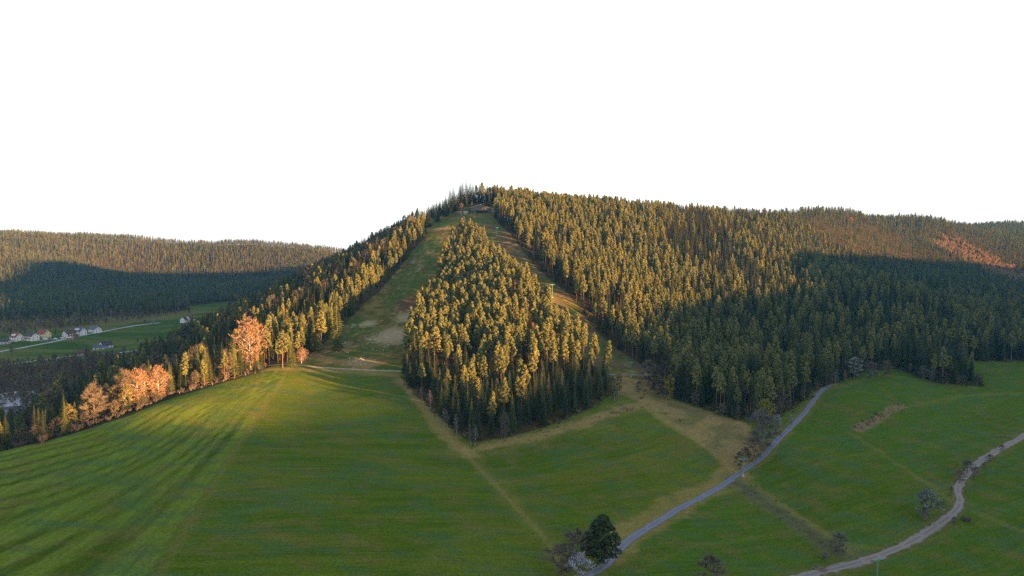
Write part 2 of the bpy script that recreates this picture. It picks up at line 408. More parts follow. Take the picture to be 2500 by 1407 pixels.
# ------------------------------------------------------------------ ground sheet
def build_ground():
    X, Y, Z = GXX.ravel(), GYY.ravel(), GZ.ravel()
    ny, nx = GXX.shape
    me = bpy.data.meshes.new('ground')
    nv = nx * ny
    me.vertices.add(nv)
    me.vertices.foreach_set('co', np.stack([X, Y, Z], 1).ravel())
    i = (np.arange(ny - 1)[:, None] * nx + np.arange(nx - 1)[None, :]).ravel()
    quads = np.stack([i, i + 1, i + nx + 1, i + nx], 1)
    me.loops.add(quads.size); me.loops.foreach_set('vertex_index', quads.ravel().astype(np.int32))
    me.polygons.add(len(quads)); me.polygons.foreach_set('loop_start', np.arange(0, quads.size, 4, dtype=np.int32))
    me.polygons.foreach_set('use_smooth', np.ones(len(quads), bool))
    me.update(calc_edges=True)
    # ----- colours of turf, dry grass, forest floor
    def col(c): return np.array(c, float)[None, :]
    n1 = fbm(X / 40, Y / 40, 21); n2 = fbm(X / 9, Y / 9, 22); n3 = fbm(X / 3.2, Y / 3.2, 23, 3)
    def lerp(A, B, t): return A + (B - A) * np.clip(t, 0, 1)[:, None]
    base = lerp(col((.046, .084, .010)) + 0 * X[:, None], col((.066, .102, .014)), smooth(.3, .7, n1))
    # field direction frames
    al, ac = X.copy(), Y.copy()
    def frame(mask, a, b):
        dx, dy = b[0] - a[0], b[1] - a[1]; L = math.hypot(dx, dy); dx /= L; dy /= L
        al[mask] = (X * dx + Y * dy)[mask]; ac[mask] = (-X * dy + Y * dx)[mask]
        return (X - a[0]) * -dy + (Y - a[1]) * dx
    # side of line B1: left field
    yb = np.array([p[1] for p in B1]); xb = np.array([p[0] for p in B1]); o = np.argsort(yb)
    leftf = (X < np.interp(Y, yb[o], xb[o])) & (Y < 480)
    acr = frame(leftf, B1[-1], B1[0])
    yb2 = np.array([p[1] for p in B2]); xb2 = np.array([p[0] for p in B2]); o2 = np.argsort(yb2)
    midf = (~leftf) & (X < np.interp(Y, yb2[o2], xb2[o2])) & (Y < 480)
    frame(midf, at(500, 1250), at(1200, 1235))
    rest = ~(leftf | midf) & (X > -80)
    frame(rest & (Y < 480), at(1150, 1110), at(1550, 1000))
    rightm = rest & (dist_line(X, Y, ROAD) > 0) & (X > np.interp(Y, [p[1] for p in ROAD], [p[0] for p in ROAD]))
    frame(rightm & (Y < 700), at(1700, 1340), at(2400, 1180))
    # striped field: pale strips of last year's cut
    dB = dist_line(X, Y, B1); dE = dist_line(X, Y, P((0,1108),(172,1068),(300,1020),(430,972),(560,934),(650,915)))
    wob = np.where(leftf, dB / (dB + dE + .1) * 100, 0) + (fbm(al / 90, ac / 200, 5) - .5) * 2
    sc_ = np.clip((dB + dE) / 100, .25, 1.6)
    st = np.zeros_like(X)
    for c0, w0, k0 in ((5, 3.6, .8), (16, 2.0, .9), (22.5, 2.0, 1), (31, 4.0, 1), (40, 1.8, .75), (46, 2.0, .9), (55, 4.4, 1), (64, 2.0, .8), (71, 2.8, .9), (80, 3.6, .85), (88, 2.6, .7), (96, 3.4, .9)):
        st = np.maximum(st, k0 * (1 - smooth(w0 * .75, w0 * 1.25, np.abs(wob - c0))))
    st *= smooth(.15, .55, fbm(al / 60 + 7, ac / 14, 6)) * .45 + .65
    base[leftf] = lerp(base * .80, col((.094, .142, .026)), st)[leftf]
    base[leftf] = lerp(base, col((.062, .102, .016)), .35 * smooth(.45, .7, n1))[leftf]
    fine = fbm(al / 45, ac / 1.6, 31, 3)
    base *= (0.86 + 0.30 * fine)[:, None]
    base[midf] = lerp(base, col((.075, .105, .016)), .7 * smooth(.42, .75, fbm(al / 70, ac / 5, 33)))[midf]
    base[rightm] = lerp(base, col((.030, .084, .010)), .55 * smooth(.35, .65, n1))[rightm]
    rf = inpoly(X, Y, F_RIGHTFIELD)
    base[rf] = lerp(base, col((.088, .100, .020)), .6 * smooth(.4, .7, fbm(al / 60, ac / 7, 35)))[rf]
    base = lerp(base, col((.085, .100, .020)), .35 * smooth(.5, .75, n2) * (Y < 700))
    h1 = fbm(X / 7 + 40, Y / 5, 91, 4); h2 = fbm(X / 11, Y / 6 + 70, 92, 4)
    base = lerp(base, col((.105, .088, .042)), .42 * smooth(.50, .72, h1))
    base = lerp(base, col((.042, .088, .040)), .55 * smooth(.48, .70, h2))
    dry = col((.205, .160, .080)); drygreen = col((.130, .122, .045)); bare = col((.15, .108, .08))
    def band(pts, w, amt, c=dry, jit=.9, seed=40):
        nonlocal base
        d = dist_line(X, Y, pts) + (fbm(X / 6, Y / 6, seed, 3) - .5) * w * jit * 2
        base = lerp(base, c, amt * (1 - smooth(w * .4, w * 1.15, d)))
    band(B1, 1.5, .42, drygreen, .5)
    band(B2, 5.5, .35, drygreen, .7); band(B2, 1.3, .32, dry, .5, 47); band(B2[:4], 5.5, .6, dry, .7)
    band(B3, 11, .45, drygreen, .9, 43); band(B3, 4.5, .75, dry, .9); band(B4, 5, .7, dry, .5)
    band([(p[0] - 2.5, p[1] + 1) for p in ROAD[2:9]], 8, .55, col((.20, .155, .075)), .7)
    band(ROAD, 4.0, .55, drygreen, .5); band(GRAVEL, 4.6, .6, col((.10, .09, .045)), .7)
    band(DITCH, 8.5, .75, col((.085, .090, .055)), .4, 41); band(DITCH, 4, .5, col((.06, .062, .045)), .8, 42)
    band(STRIP, 3.5, .8, bare, .6)
    for ln in (P((1780,1000),(1900,1040),(1880,1100)), P((2030,950),(2130,915),(2230,925),(2400,950)), P((2180,1000),(2330,970),(2500,960)), P((2240,1170),(2330,1210)),
               P((2080,1060),(2260,1180),(2330,1230)), P((2380,1250),(2500,1300)), P((1900,1230),(2060,1330),(2160,1345)), P((1820,1170),(1960,1270),(2080,1350))):
        band(ln, 2.6, .38, drygreen, .9, 45)
    for ln in (P((1010,1407),(1080,1330),(1180,1290),(1300,1290)), P((1025,1407),(1095,1335),(1190,1297),(1310,1296)), P((560,1030),(640,1020),(760,1060)), P((1230,1180),(1400,1140),(1600,1100)), P((1240,1190),(1405,1147),(1605,1107)),
               P((1560,1400),(1700,1330),(1880,1310)), P((1950,1150),(2100,1110),(2300,1090)), P((250,1407),(300,1330),(390,1230),(520,1090))):
        band(ln, 1.1, .30, col((.10, .115, .035)), .5, 46)
    rg = inpoly(X, Y, ROUGH)
    base[rg] = lerp(lerp(col((.112, .112, .050)) + 0 * X[:, None], dry, .85 * smooth(.35, .6, n2)), bare, .6 * smooth(.55, .7, n3))[rg]
    # ski slope and lift corridor: rough turf, pale stones, purple heather
    slope = (Y > 452) & (Y < 1010) & (X < np.interp(Y, [440, 600, 800, 1010], [115, 75, 22, 0])) & (X > -215) & ~inpoly(X, Y, Z_LEFT)
    sl = lerp(col((.068, .070, .021)) + 0 * X[:, None], col((.155, .122, .057)), smooth(.40, .66, n3 * .5 + n2 * .5) * .8)
    sl = lerp(sl, col((.27, .21, .13)), .75 * smooth(.60, .70, n3) * smooth(.4, .6, n1))
    sl = lerp(sl, col((.040, .085, .022)), .6 * smooth(.5, .62, fbm(X / 16, Y / 25, 51)))
    corr = np.abs(X - np.interp(Y, [p[1] for p in LIFT], [p[0] for p in LIFT])) < 26
    slc = lerp(sl, col((.090, .066, .055)), .75 * smooth(.35, .6, fbm(X / 14, Y / 14, 55)))
    base[slope] = sl[slope]; base[slope & corr] = slc[slope & corr]
    for px, py, r, c, a in ((965, 820, 24, (.32, .26, .19), .8), (1010, 745, 20, (.085, .050, .055), .8), (1000, 775, 15, (.34, .28, .22), .7), (900, 790, 8, (.3, .26, .2), .7), (1150, 545, 25, (.11, .075, .065), .5), (870, 885, 8, (.24, .17, .11), .8), (900, 888, 9, (.24, .17, .11), .8), (840, 850, 6, (.2, .17, .12), .7)):
        cx, cy = at(px, py, 450)
        d = np.hypot((X - cx), (Y - cy) * .7) + (n3 - .5) * r * 1.2
        base = lerp(base, col(c), a * (1 - smooth(r * .5, r, d)) * (.5 + .8 * n3))
    band(P((745,862),(800,878),(905,893)), 5, .6, col((.22, .15, .09)), .8, 48)
    band([at(640,905), at(720,902), at(830,905), at(960,915)], 6, .55, dry, .5, 49)
    band([(-100, 862), (-75, 850), (-50, 838)], 6, .7, col((.26, .17, .11)), .8, 50)
    top = np.hypot(X + 62, (Y - 900) * .8) < 40
    base[top] = lerp(base, col((.035, .09, .022)), .7 * smooth(.35, .6, n2))[top]
    # valley floor fields
    val = (X < -300) & (Y > 450) & (Y < 1450)
    vc = lerp(col((.036, .072, .020)) + 0 * X[:, None], col((.080, .100, .036)), smooth(.4, .65, fbm(X / 120, Y / 22, 61)))
    base[val] = vc[val]
    scrub = inpoly(X, Y, [(-330, 430), (-420, 700), (-560, 690), (-640, 640), (-700, 560), (-600, 420), (-420, 250)])
    base[scrub] = lerp(col((.060, .052, .040)) + 0 * X[:, None], col((.11, .10, .085)), smooth(.5, .7, n1))[scrub]
    back = inpoly(X, Y, [(-1300, 860), (-900, 890), (-690, 900), (-640, 960), (-540, 1060), (-500, 1180), (-575, 1150), (-760, 1050), (-1300, 1080)])
    base[back] = lerp(col((.105, .088, .055)) + 0 * X[:, None], col((.095, .10, .04)), n2)[back]
    # forest floor
    ff = lerp(col((.034, .032, .018)) + 0 * X[:, None], col((.060, .046, .028)), n2)
    for poly in (Z_WEDGE, Z_RIGHT, Z_LEFT, Z_FARL, Z_FARR):
        k = inpoly(X, Y, poly); base[k] = ff[k]
    s_ = X * math.cos(SUN_AZ) + Y * math.sin(SUN_AZ); d_ = -(X * SUNX + Y * SUNY)
    k = (np.abs(d_ + RD) < 330) & (X > 400); base[k] = ff[k]
    base = base * np.array([[1.24, 1.16, .84]])
    at_c = me.attributes.new('turf', 'FLOAT_COLOR', 'POINT')
    at_c.data.foreach_set('color', np.concatenate([np.clip(base, 0, 1), np.ones((nv, 1))], 1).ravel())
    at_f = me.attributes.new('furrow', 'FLOAT_VECTOR', 'POINT')
    at_f.data.foreach_set('vector', np.stack([al, ac, Z], 1).ravel())
    m, n, l = newmat('meadow_turf')
    out = n.new('ShaderNodeOutputMaterial'); b = n.new('ShaderNodeBsdfPrincipled')
    b.inputs['Roughness'].default_value = 0.95; b.inputs['Specular IOR Level'].default_value = 0.0
    l.new(b.outputs[0], out.inputs[0])
    a1 = n.new('ShaderNodeAttribute'); a1.attribute_name = 'turf'
    a2 = n.new('ShaderNodeAttribute'); a2.attribute_name = 'furrow'
    mp = n.new('ShaderNodeMapping'); mp.inputs['Scale'].default_value = (0.05, 0.9, 0.02)
    l.new(a2.outputs['Vector'], mp.inputs['Vector'])
    s1 = n.new('ShaderNodeTexNoise'); s1.inputs['Scale'].default_value = 1.0; s1.inputs['Detail'].default_value = 5; s1.inputs['Roughness'].default_value = 0.65
    l.new(mp.outputs[0], s1.inputs['Vector'])
    tc = n.new('ShaderNodeTexCoord')
    s2 = n.new('ShaderNodeTexNoise'); s2.inputs['Scale'].default_value = 1.3; s2.inputs['Detail'].default_value = 6; s2.inputs['Roughness'].default_value = 0.75
    l.new(tc.outputs['Object'], s2.inputs['Vector'])
    r1 = n.new('ShaderNodeMapRange'); r1.inputs['From Min'].default_value = .3; r1.inputs['From Max'].default_value = .7; r1.inputs['To Min'].default_value = .84; r1.inputs['To Max'].default_value = 1.18
    r2 = n.new('ShaderNodeMapRange'); r2.inputs['From Min'].default_value = .3; r2.inputs['From Max'].default_value = .7; r2.inputs['To Min'].default_value = .55; r2.inputs['To Max'].default_value = 1.48
    l.new(s1.outputs['Fac'], r1.inputs[0]); l.new(s2.outputs['Fac'], r2.inputs[0])
    mu = n.new('ShaderNodeMath'); mu.operation = 'MULTIPLY'; l.new(r1.outputs[0], mu.inputs[0]); l.new(r2.outputs[0], mu.inputs[1])
    vm = n.new('ShaderNodeVectorMath'); vm.operation = 'SCALE'; l.new(a1.outputs['Color'], vm.inputs[0]); l.new(mu.outputs[0], vm.inputs['Scale'])
    l.new(vm.outputs[0], b.inputs['Base Color'])
    bp = n.new('ShaderNodeBump'); bp.inputs['Strength'].default_value = 0.6; bp.inputs['Distance'].default_value = 0.35
    l.new(s2.outputs['Fac'], bp.inputs['Height']); l.new(bp.outputs[0], b.inputs['Normal'])
    me.materials.append(m)
    o = bpy.data.objects.new('ground', me); C.objects.link(o)
    tag(o, kind='structure', label='green meadows, ski slope and wooded hills')
    return o
build_ground()

def ribbon(name, pts, width, mat, lift=0.07, label=None, step=2.5, wob=0.08, mid=None):
    p = catmull(pts, step)
    t = np.gradient(p, axis=0); t /= np.linalg.norm(t, axis=1)[:, None]
    nrm = np.stack([-t[:, 1], t[:, 0]], 1)
    offs = np.array([-.5, -.36, -.12, .12, .36, .5]) * width
    mb = MB(); n = len(p); vs = []
    for i in range(n):
        for k, o in enumerate(offs):
            w = 1 + (random.random() - .5) * 2 * wob * (2.2 if k in (0, 5) else .5)
            x, y = p[i] + nrm[i] * o * w
            vs.append((x, y, float(H(x, y)) + lift + (0.03 if 0 < k < 5 else -0.04)))
    fs = [(i * 6 + k, i * 6 + k + 1, i * 6 + 7 + k, i * 6 + 6 + k) for i in range(n - 1) for k in range(5)]
    mb.add(vs, fs)
    if mid: mb.m = [1 if q % 5 in (0, 2, 4) and random.random() < .8 else 0 for q in range(len(fs))]
    o = mb.build(name, [mat, mid] if mid else mat, smooth_=True)
    return tag(o, kind='structure', label=label)
ribbon('road', ROAD, 3.0, M['asphalt'], .12, 'narrow blue grey asphalt road curving up to the forest', step=1.6, mid=M['asphalt_worn'])
ribbon('path', GRAVEL, 3.8, M['gravel'], .10, 'winding pale gravel path at the right of the fields', wob=.15, mid=M['gravel_mid'])
ribbon('path', TRACK, 2.4, M['dirt'], .12, 'thin pale dirt track at the foot of the ski slope', wob=.2)
ribbon('path', TRACK2, 1.5, M['gravel'], .12, 'short pale track beside the lift pylon', wob=.2)
ribbon('road', VR1, 5.0, M['valley_road'], .35, 'pale upper valley road past the houses', 6)
ribbon('road', VR2, 6.0, M['valley_road'], .35, 'pale lower valley road through the fields', 6)
ribbon('road', VR3, 4.0, M['valley_road'], .30, 'lane in front of the row of houses', 6)

# ------------------------------------------------------------------ trees
def leaf_batch(mb, centers, normals, size, rnd, m=1, asp=1.0):
    """small leaf-sized faces at the given places, facing roughly along the normals"""
    for c, nn in zip(centers, normals):
        nn = Vector(nn)
        if nn.length < 1e-6: nn = Vector((0, 0, 1))
        nn = (nn.normalized() + Vector((rnd.uniform(-.7, .7), rnd.uniform(-.7, .7), rnd.uniform(-.5, .7)))).normalized()
        a = nn.orthogonal().normalized()
        ang = rnd.uniform(0, 6.28)
        b = nn.cross(a)
        u = a * math.cos(ang) + b * math.sin(ang); v = nn.cross(u)
        s = size * rnd.uniform(.6, 1.3)
        c = Vector(c)
        mb.add([c - u * s * .5 * asp - v * s * .35, c + u * s * .5 * asp - v * s * .25, c + v * s * .6 + u * s * rnd.uniform(-.2, .2)], [(0, 1, 2)], m)
def clump(mb, c, r, n, size, rnd, m=1, flat=.7):
    cs, ns = [], []
    for _ in range(n):
        d = Vector((rnd.gauss(0, 1), rnd.gauss(0, 1), rnd.gauss(.25, 1))).normalized()
        rr = r * rnd.uniform(.6, 1.05)
        cs.append((c[0] + d.x * rr, c[1] + d.y * rr, c[2] + d.z * rr * flat)); ns.append(d)
    leaf_batch(mb, cs, ns, size, rnd, m)
def pine(seed, Ht=24.0, base=.52, R=2.7, nc=36, nl=44, size=.62):
    rnd = random.Random(seed); T = MB(); K = MB()
    lean = (rnd.uniform(-.5, .5), rnd.uniform(-.5, .5))
    def ax(h): t = h / Ht; return Vector((lean[0] * t * t, lean[1] * t * t, h))
    T.path([ax(-1.0), ax(Ht * .25), ax(Ht * .55), ax(Ht * .8), ax(Ht * .97)], [.21, .18, .14, .09, .04], 6)
    for k in range(nc):
        t = (k + rnd.random()) / nc
        h = Ht * (base + (1 - base) * (t ** .85) * .97)
        tt = (h / Ht - base) / (1 - base)
        prof = math.sin(min(1, tt * 1.5 + .35) * math.pi * .5) * (1 - max(0, tt - .28) / .72 * .86)
        r = R * prof * rnd.uniform(.35, 1.0)
        a = k * 2.4 + rnd.uniform(-.6, .6)
        p = ax(h) + Vector((math.cos(a) * r, math.sin(a) * r, 0))
        if k % 2 == 0: T.tube(ax(h - r * .45), p, .06, .02, 3, 0, False)
        clump(K, p, rnd.uniform(.85, 1.4) * (1.1 - .5 * tt), nl, size, rnd, 0, .72)
    clump(K, ax(Ht * .985), .6, 20, size * .8, rnd, 0, 1.3)
    for _ in range(4):
        h = Ht * rnd.uniform(base * .55, base); a = rnd.uniform(0, 6.28); L = rnd.uniform(.6, 1.6)
        T.tube(ax(h), ax(h) + Vector((math.cos(a) * L, math.sin(a) * L, -.15)), .04, .015, 3, 0, False)
    return T, K
def spruce(seed, Ht=24.0, R=3.0, z0=.06, levels=32, per=9, slim=1.0, seg=5, fat=1.2):
    rnd = random.Random(seed); T = MB(); K = MB()
    T.path([(0, 0, -1.0), (0, 0, Ht * .4), (0, 0, Ht * .97)], [.28, .19, .03], 6)
    for k in range(levels):
        t = k / (levels - 1)
        h = Ht * (z0 + (1 - z0) * (t ** .92) * .97)
        r = R * slim * ((1 - h / Ht) ** .78) * rnd.uniform(.85, 1.1) + .15
        if h / Ht < .2: r *= .75 + h / Ht
        npb = max(4, int(per * (1 - .5 * t)))
        off = rnd.uniform(0, 6.28)
        for j in range(npb):
            a = off + j * 6.283 / npb + rnd.uniform(-.25, .25)
            L = r * rnd.uniform(.7, 1.15)
            ca, sa = math.cos(a), math.sin(a)
            droop = L * rnd.uniform(.22, .42)
            for q in range(seg):
                f = (q + .6) / seg
                c = Vector((ca * L * f, sa * L * f, h - droop * f * f + .12 * L * f))
                w = (.42 + .28 * (1 - f)) * (.55 + r * .16) * fat
                for sgn in (-1, 1):
                    tip = c + Vector((-sa * sgn * w + ca * w * .6, ca * sgn * w + sa * w * .6, -w * rnd.uniform(.25, .75)))
                    K.add([c - Vector((ca, sa, 0)) * L / seg * .75, c + Vector((ca, sa, -.1)) * L / seg * .75, tip], [(0, 1, 2) if sgn < 0 else (1, 0, 2)], 0)
    K.tube((0, 0, Ht * .93), (0, 0, Ht * 1.02), .12, .02, 3)
    return T, K
def grow(T, K, rnd, p, d, L, r, lev, maxlev, spread, twl, twn, leafn, leafs):
    """limbs that fork and end in fine twigs"""
    q = p + d * L
    mid = p + d * (L * .5) + Vector((rnd.uniform(-1, 1), rnd.uniform(-1, 1), rnd.uniform(-.3, .5))) * L * .06
    n = 5 if lev < 2 else 3
    T.tube(p, mid, r, r * .85, n, 0, False); T.tube(mid, q, r * .85, r * .62, n, 0, False)
    if lev >= maxlev:
        for _ in range(twn):
            f = rnd.uniform(.1, 1.0); s = p + (q - p) * f
            e = (d + Vector((rnd.uniform(-1, 1), rnd.uniform(-1, 1), rnd.uniform(-.6, 1))) * 1.0).normalized()
            e2 = e.orthogonal().normalized() * .065
            ll = twl * rnd.uniform(.5, 1.2)
            K.add([s - e2, s + e2, s + e * ll], [(0, 1, 2)], 0)
            for _ in range(leafn):
                g = s + e * ll * rnd.uniform(.4, 1.05)
                leaf_batch(K, [g], [e + Vector((0, 0, .3))], leafs, rnd, 0)
        return
    nb = rnd.choice((3, 4)) if lev else rnd.choice((5, 6))
    for k in range(nb):
        a = k * 6.283 / nb + rnd.uniform(-.5, .5)
        o = d.orthogonal().normalized(); o2 = d.cross(o)
        side = o * math.cos(a) + o2 * math.sin(a)
        nd = (d * rnd.uniform(.55, 1.0) + side * spread * rnd.uniform(.6, 1.1) + Vector((0, 0, .22))).normalized()
        st = p + (q - p) * (rnd.uniform(.35, 1.0) if k else 1.0)
        grow(T, K, rnd, st, nd, L * rnd.uniform(.55, .80), r * .55, lev + 1, maxlev, spread, twl, twn, leafn, leafs)
def broad(seed, Ht=16.0, W=5.0, low=.2, nb=16, maxlev=3, twl=1.2, twn=12, leafn=0, leafs=.25, r0=.28, peak=.45):
    """a broadleaf of about Ht metres with an egg shaped crown of radius W"""
    rnd = random.Random(seed); T = MB(); K = MB()
    lean = Vector((rnd.uniform(-.06, .06), rnd.uniform(-.06, .06), 0))
    def ax(h): return Vector((0, 0, h)) + lean * h + Vector((math.sin(h * .7 + seed), math.cos(h * .6), 0)) * .12
    hs = [-1, .06 * Ht, .25 * Ht, .45 * Ht, .65 * Ht, .82 * Ht]
    T.path([ax(h) for h in hs], [r0 * 1.5, r0 * 1.1, r0 * .9, r0 * .62, r0 * .38, r0 * .15], 6)
    for k in range(nb):
        t = (k + rnd.random() * .8) / nb
        h = Ht * (low + (.80 - low) * t)
        pr = math.sin(min(1.0, t / peak) * math.pi / 2) ** .6 if t < peak else math.cos((t - peak) / (1.12 - peak) * math.pi / 2) ** .7
        L = W * max(.25, pr) * rnd.uniform(.75, 1.12)
        a = k * 2.4 + rnd.uniform(-.5, .5)
        up = .35 + .9 * t
        d = Vector((math.cos(a), math.sin(a), up)).normalized()
        grow(T, K, rnd, ax(h), d, L * .55, r0 * (.42 - .25 * t), 1, maxlev, .75, twl, twn, leafn, leafs)
    grow(T, K, rnd, ax(.80 * Ht), Vector((0, 0, 1)), Ht * .10, r0 * .15, 1, maxlev, .7, twl, twn, leafn, leafs)
    zs = sorted(v[2] for v in K.v)[int(len(K.v) * .998)]
    k = Ht / zs
    for B in (T, K): B.v = [(x * k, y * k, z * k if z > 0 else z) for x, y, z in B.v]
    return T, K
def shrub(seed, Ht=3.0, R=1.8, stems=9, twn=34, leafn=1, leafs=.3):
    rnd = random.Random(seed); T = MB(); K = MB()
    for k in range(stems):
        a = rnd.uniform(0, 6.28); l = rnd.uniform(.3, 1) * R
        e = Vector((math.cos(a) * l, math.sin(a) * l, Ht * rnd.uniform(.55, .85)))
        T.path([Vector((math.cos(a) * .2, math.sin(a) * .2, -.4)), e * .5 + Vector((0, 0, .2)), e], [.07, .05, .02], 4)
        for _ in range(twn):
            s = e * rnd.uniform(.35, 1.0)
            d = Vector((rnd.uniform(-1, 1), rnd.uniform(-1, 1), rnd.uniform(-.3, 1.1))).normalized()
            e2 = d.orthogonal().normalized() * .04
            ll = rnd.uniform(.4, 1.0) * Ht * .28
            K.add([s - e2, s + e2, s + d * ll], [(0, 1, 2)], 0)
            for _ in range(leafn): leaf_batch(K, [s + d * ll * rnd.uniform(.5, 1)], [d], leafs, rnd, 0)
    return T, K

PROTO = {}
def proto(key, T, K, mt, mk, Ht):
    tm = T.mesh(key + '_trunk', mt); km = K.mesh(key + '_crown', mk)
    J = MB(); J.v = list(T.v); J.f = list(T.f); J.m = [0] * len(T.f)
    b = len(J.v); J.v += K.v; J.f += [tuple(i + b for i in f) for f in K.f]; J.m += [1] * len(K.f)
    jo = bpy.data.objects.new(key + '_tree', J.mesh(key, [mt, mk]))
    PROTO.setdefault(key, []).append((tm, km, jo, Ht))
for s in range(6): proto('pine', *pine(100 + s, 24, .40 + .05 * (s % 3), 2.7 + .4 * (s % 3), 36 + 3 * (s % 3), 56, .72), M['bark_pine'], M['pine'], 24)
for s in range(5): proto('spruce', *spruce(200 + s, 24, 3.0 + .3 * (s % 3)), M['bark'], M['spruce'], 24)
for s in range(3): proto('dark_spruce', *spruce(270 + s, 22, 3.6, levels=28, per=11, seg=4, fat=2.1), M['bark'], M['spruce'], 22)
for s in range(2): proto('spruce_pale', *spruce(230 + s, 20, 2.9, levels=28), M['bark'], M['spruce_pale'], 20)
for s in range(4): proto('far', *spruce(240 + s, 24, 3.6, .22, 16, 7, seg=3), M['bark'], M['far'], 24)
proto('far', *pine(250, 23, .45, 3.0, 20, 26, 1.0), M['bark'], M['far'], 23)
for s in range(2): proto('broad_pine', *pine(255 + s, 17, .16, 6.0, 150, 75, .55), M['bark_pine'], M['spruce'], 17)
for s in range(2): proto('larch', *spruce(260 + s, 16, 2.9, .1, 24, 8), M['bark'], M['larch'], 16)
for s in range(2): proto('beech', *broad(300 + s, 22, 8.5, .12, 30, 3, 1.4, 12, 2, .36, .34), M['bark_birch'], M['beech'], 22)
for s in range(4): proto('bare', *broad(310 + s, 14, 5.0, .14, 16, 2, 1.5, 34, 0, .2, .22), M['bark'], M['twig'], 14)
for s in range(2): proto('grey', *broad(320 + s, 12, 4.6, .10, 16, 2, 1.3, 22, 2, .22, .22), M['bark'], M['twig_grey'], 12)
for s in range(3): proto('birch', *broad(330 + s, 15, 3.2, .12, 24, 2, 1.1, 18, 4, .38, .17), M['bark_birch'], M['bud'], 15)
for s in range(2): proto('slim', *broad(335 + s, 13, 1.9, .2, 16, 2, .9, 16, 0, .2, .13), M['bark_grey'], M['twig_grey'], 13)
for s in range(2): proto('willow', *broad(340 + s, 10, 3.6, .12, 16, 2, .9, 16, 5, .28, .2), M['bark'], M['willow'], 10)
for s in range(2): proto('yellow', *broad(350 + s, 9, 3.4, .12, 14, 2, .9, 14, 5, .32, .2), M['bark'], M['yellow'], 9)
for s in range(2): proto('blossom', *broad(360 + s, 8, 3.4, .12, 16, 2, .8, 16, 5, .22, .18), M['bark'], M['blossom'], 8)
for s in range(3): proto('shrub', *shrub(370 + s), M['bark'], M['twig'], 3)
for s in range(2): proto('shrub_green', *shrub(380 + s, leafn=4), M['bark'], M['bud'], 3)

KNAME = {'dark_spruce': 'spruce_tree', 'pine': 'pine_tree', 'broad_pine': 'pine_tree', 'spruce': 'spruce_tree', 'spruce_pale': 'spruce_tree', 'larch': 'larch_tree', 'beech': 'beech_tree', 'bare': 'bare_tree', 'grey': 'bare_tree',
         'birch': 'birch_tree', 'slim': 'birch_tree', 'willow': 'willow_tree', 'yellow': 'leafy_tree', 'blossom': 'blossoming_tree', 'shrub': 'shrub', 'shrub_green': 'shrub', 'far': 'spruce_tree'}
KCAT = {'larch_tree': 'tree', 'shrub': 'shrub'}
def tree(kind, x, y, h, label, group=None, rz=None, wide=1.0, var=None):
    """one tree: an Empty at the foot of its trunk, trunk and crown under it"""
    pr = PROTO[kind]; tm, km, jo, Ht = pr[random.randrange(len(pr)) if var is None else var % len(pr)]
    s = h / Ht
    r = empty(KNAME[kind], (x, y, float(H(x, y))), random.uniform(0, 6.28) if rz is None else rz, (s * wide, s * wide, s), label, 'shrub' if 'shrub' in kind else 'tree', group)
    r.rotation_euler[0] = random.uniform(-.025, .025); r.rotation_euler[1] = random.uniform(-.025, .025)
    a = bpy.data.objects.new('stems' if 'shrub' in kind else 'trunk', tm); C.objects.link(a); a.parent = r
    b = bpy.data.objects.new('foliage' if 'shrub' in kind else 'crown', km); C.objects.link(b); b.parent = r
    return r
def tree_px(kind, px, ptop, D, label, group=None, wide=1.0, var=None, hmax=40):
    """a tree whose tip stands at this pixel at depth D"""
    x, y, zt = unproj(px, ptop, D)
    h = min(hmax, max(1.5, zt - float(H(x, y))))
    return tree(kind, x, y, h, label, group, wide=wide, var=var)

# ----- places for the trees of the woods
def jitter(poly, g, jit=.38):
    xs = [p[0] for p in poly]; ys = [p[1] for p in poly]
    nx = np.arange(min(xs), max(xs), g); ny = np.arange(min(ys), max(ys), g)
    X, Y = np.meshgrid(nx, ny); X = X + (np.arange(len(ny)) % 2)[:, None] * g * .5
    X = (X + rng.uniform(-jit, jit, X.shape) * g).ravel(); Y = (Y + rng.uniform(-jit, jit, Y.shape) * g).ravel()
    k = inpoly(X, Y, poly)
    return X[k], Y[k]
def inframe(X, Y, m=.84): return np.abs(X) < m * Y
TREES = []   # kind, x, y, height, zone
def lift_off(X, Y): return X - np.interp(Y, [p[1] for p in LIFT], [p[0] for p in LIFT])
# the triangular wood
X, Y = jitter(Z_WEDGE, 6.7)
ed = dist_line(X, Y, Z_WEDGE[:5] + []) ; ed2 = dist_line(X, Y, Z_WEDGE[-5:] + Z_WEDGE[:1]); edl = dist_line(X, Y, Z_WEDGE[4:12])
nn = fbm(X / 30, Y / 30, 77)
for x, y, a, b, c, q in zip(X, Y, ed, ed2, edl, nn):
    u = random.random()
    if y < 432 and (min(a, b) < 26 or y < 385):
        if u < .06: continue
        TREES.append(('spruce' if u < .9 else 'pine', x, y, random.uniform(17, 25) * (0.85 if min(a, b) < 6 else 1), 'wedge_front'))
    elif y < 455 and min(a, b) < 60 and u < .55:
        TREES.append(('spruce', x, y, random.uniform(12, 19), 'wedge_front'))
    elif a < 12 and u < .5: TREES.append(('spruce', x, y, random.uniform(12, 18), 'wedge_front'))
    else:
        if u > .86: continue
        hh = random.uniform(21, 28) * (1 - .22 * smooth(650, 820, y))
        TREES.append(('pine' if u < .80 else 'spruce', x, y, float(hh), 'wedge'))
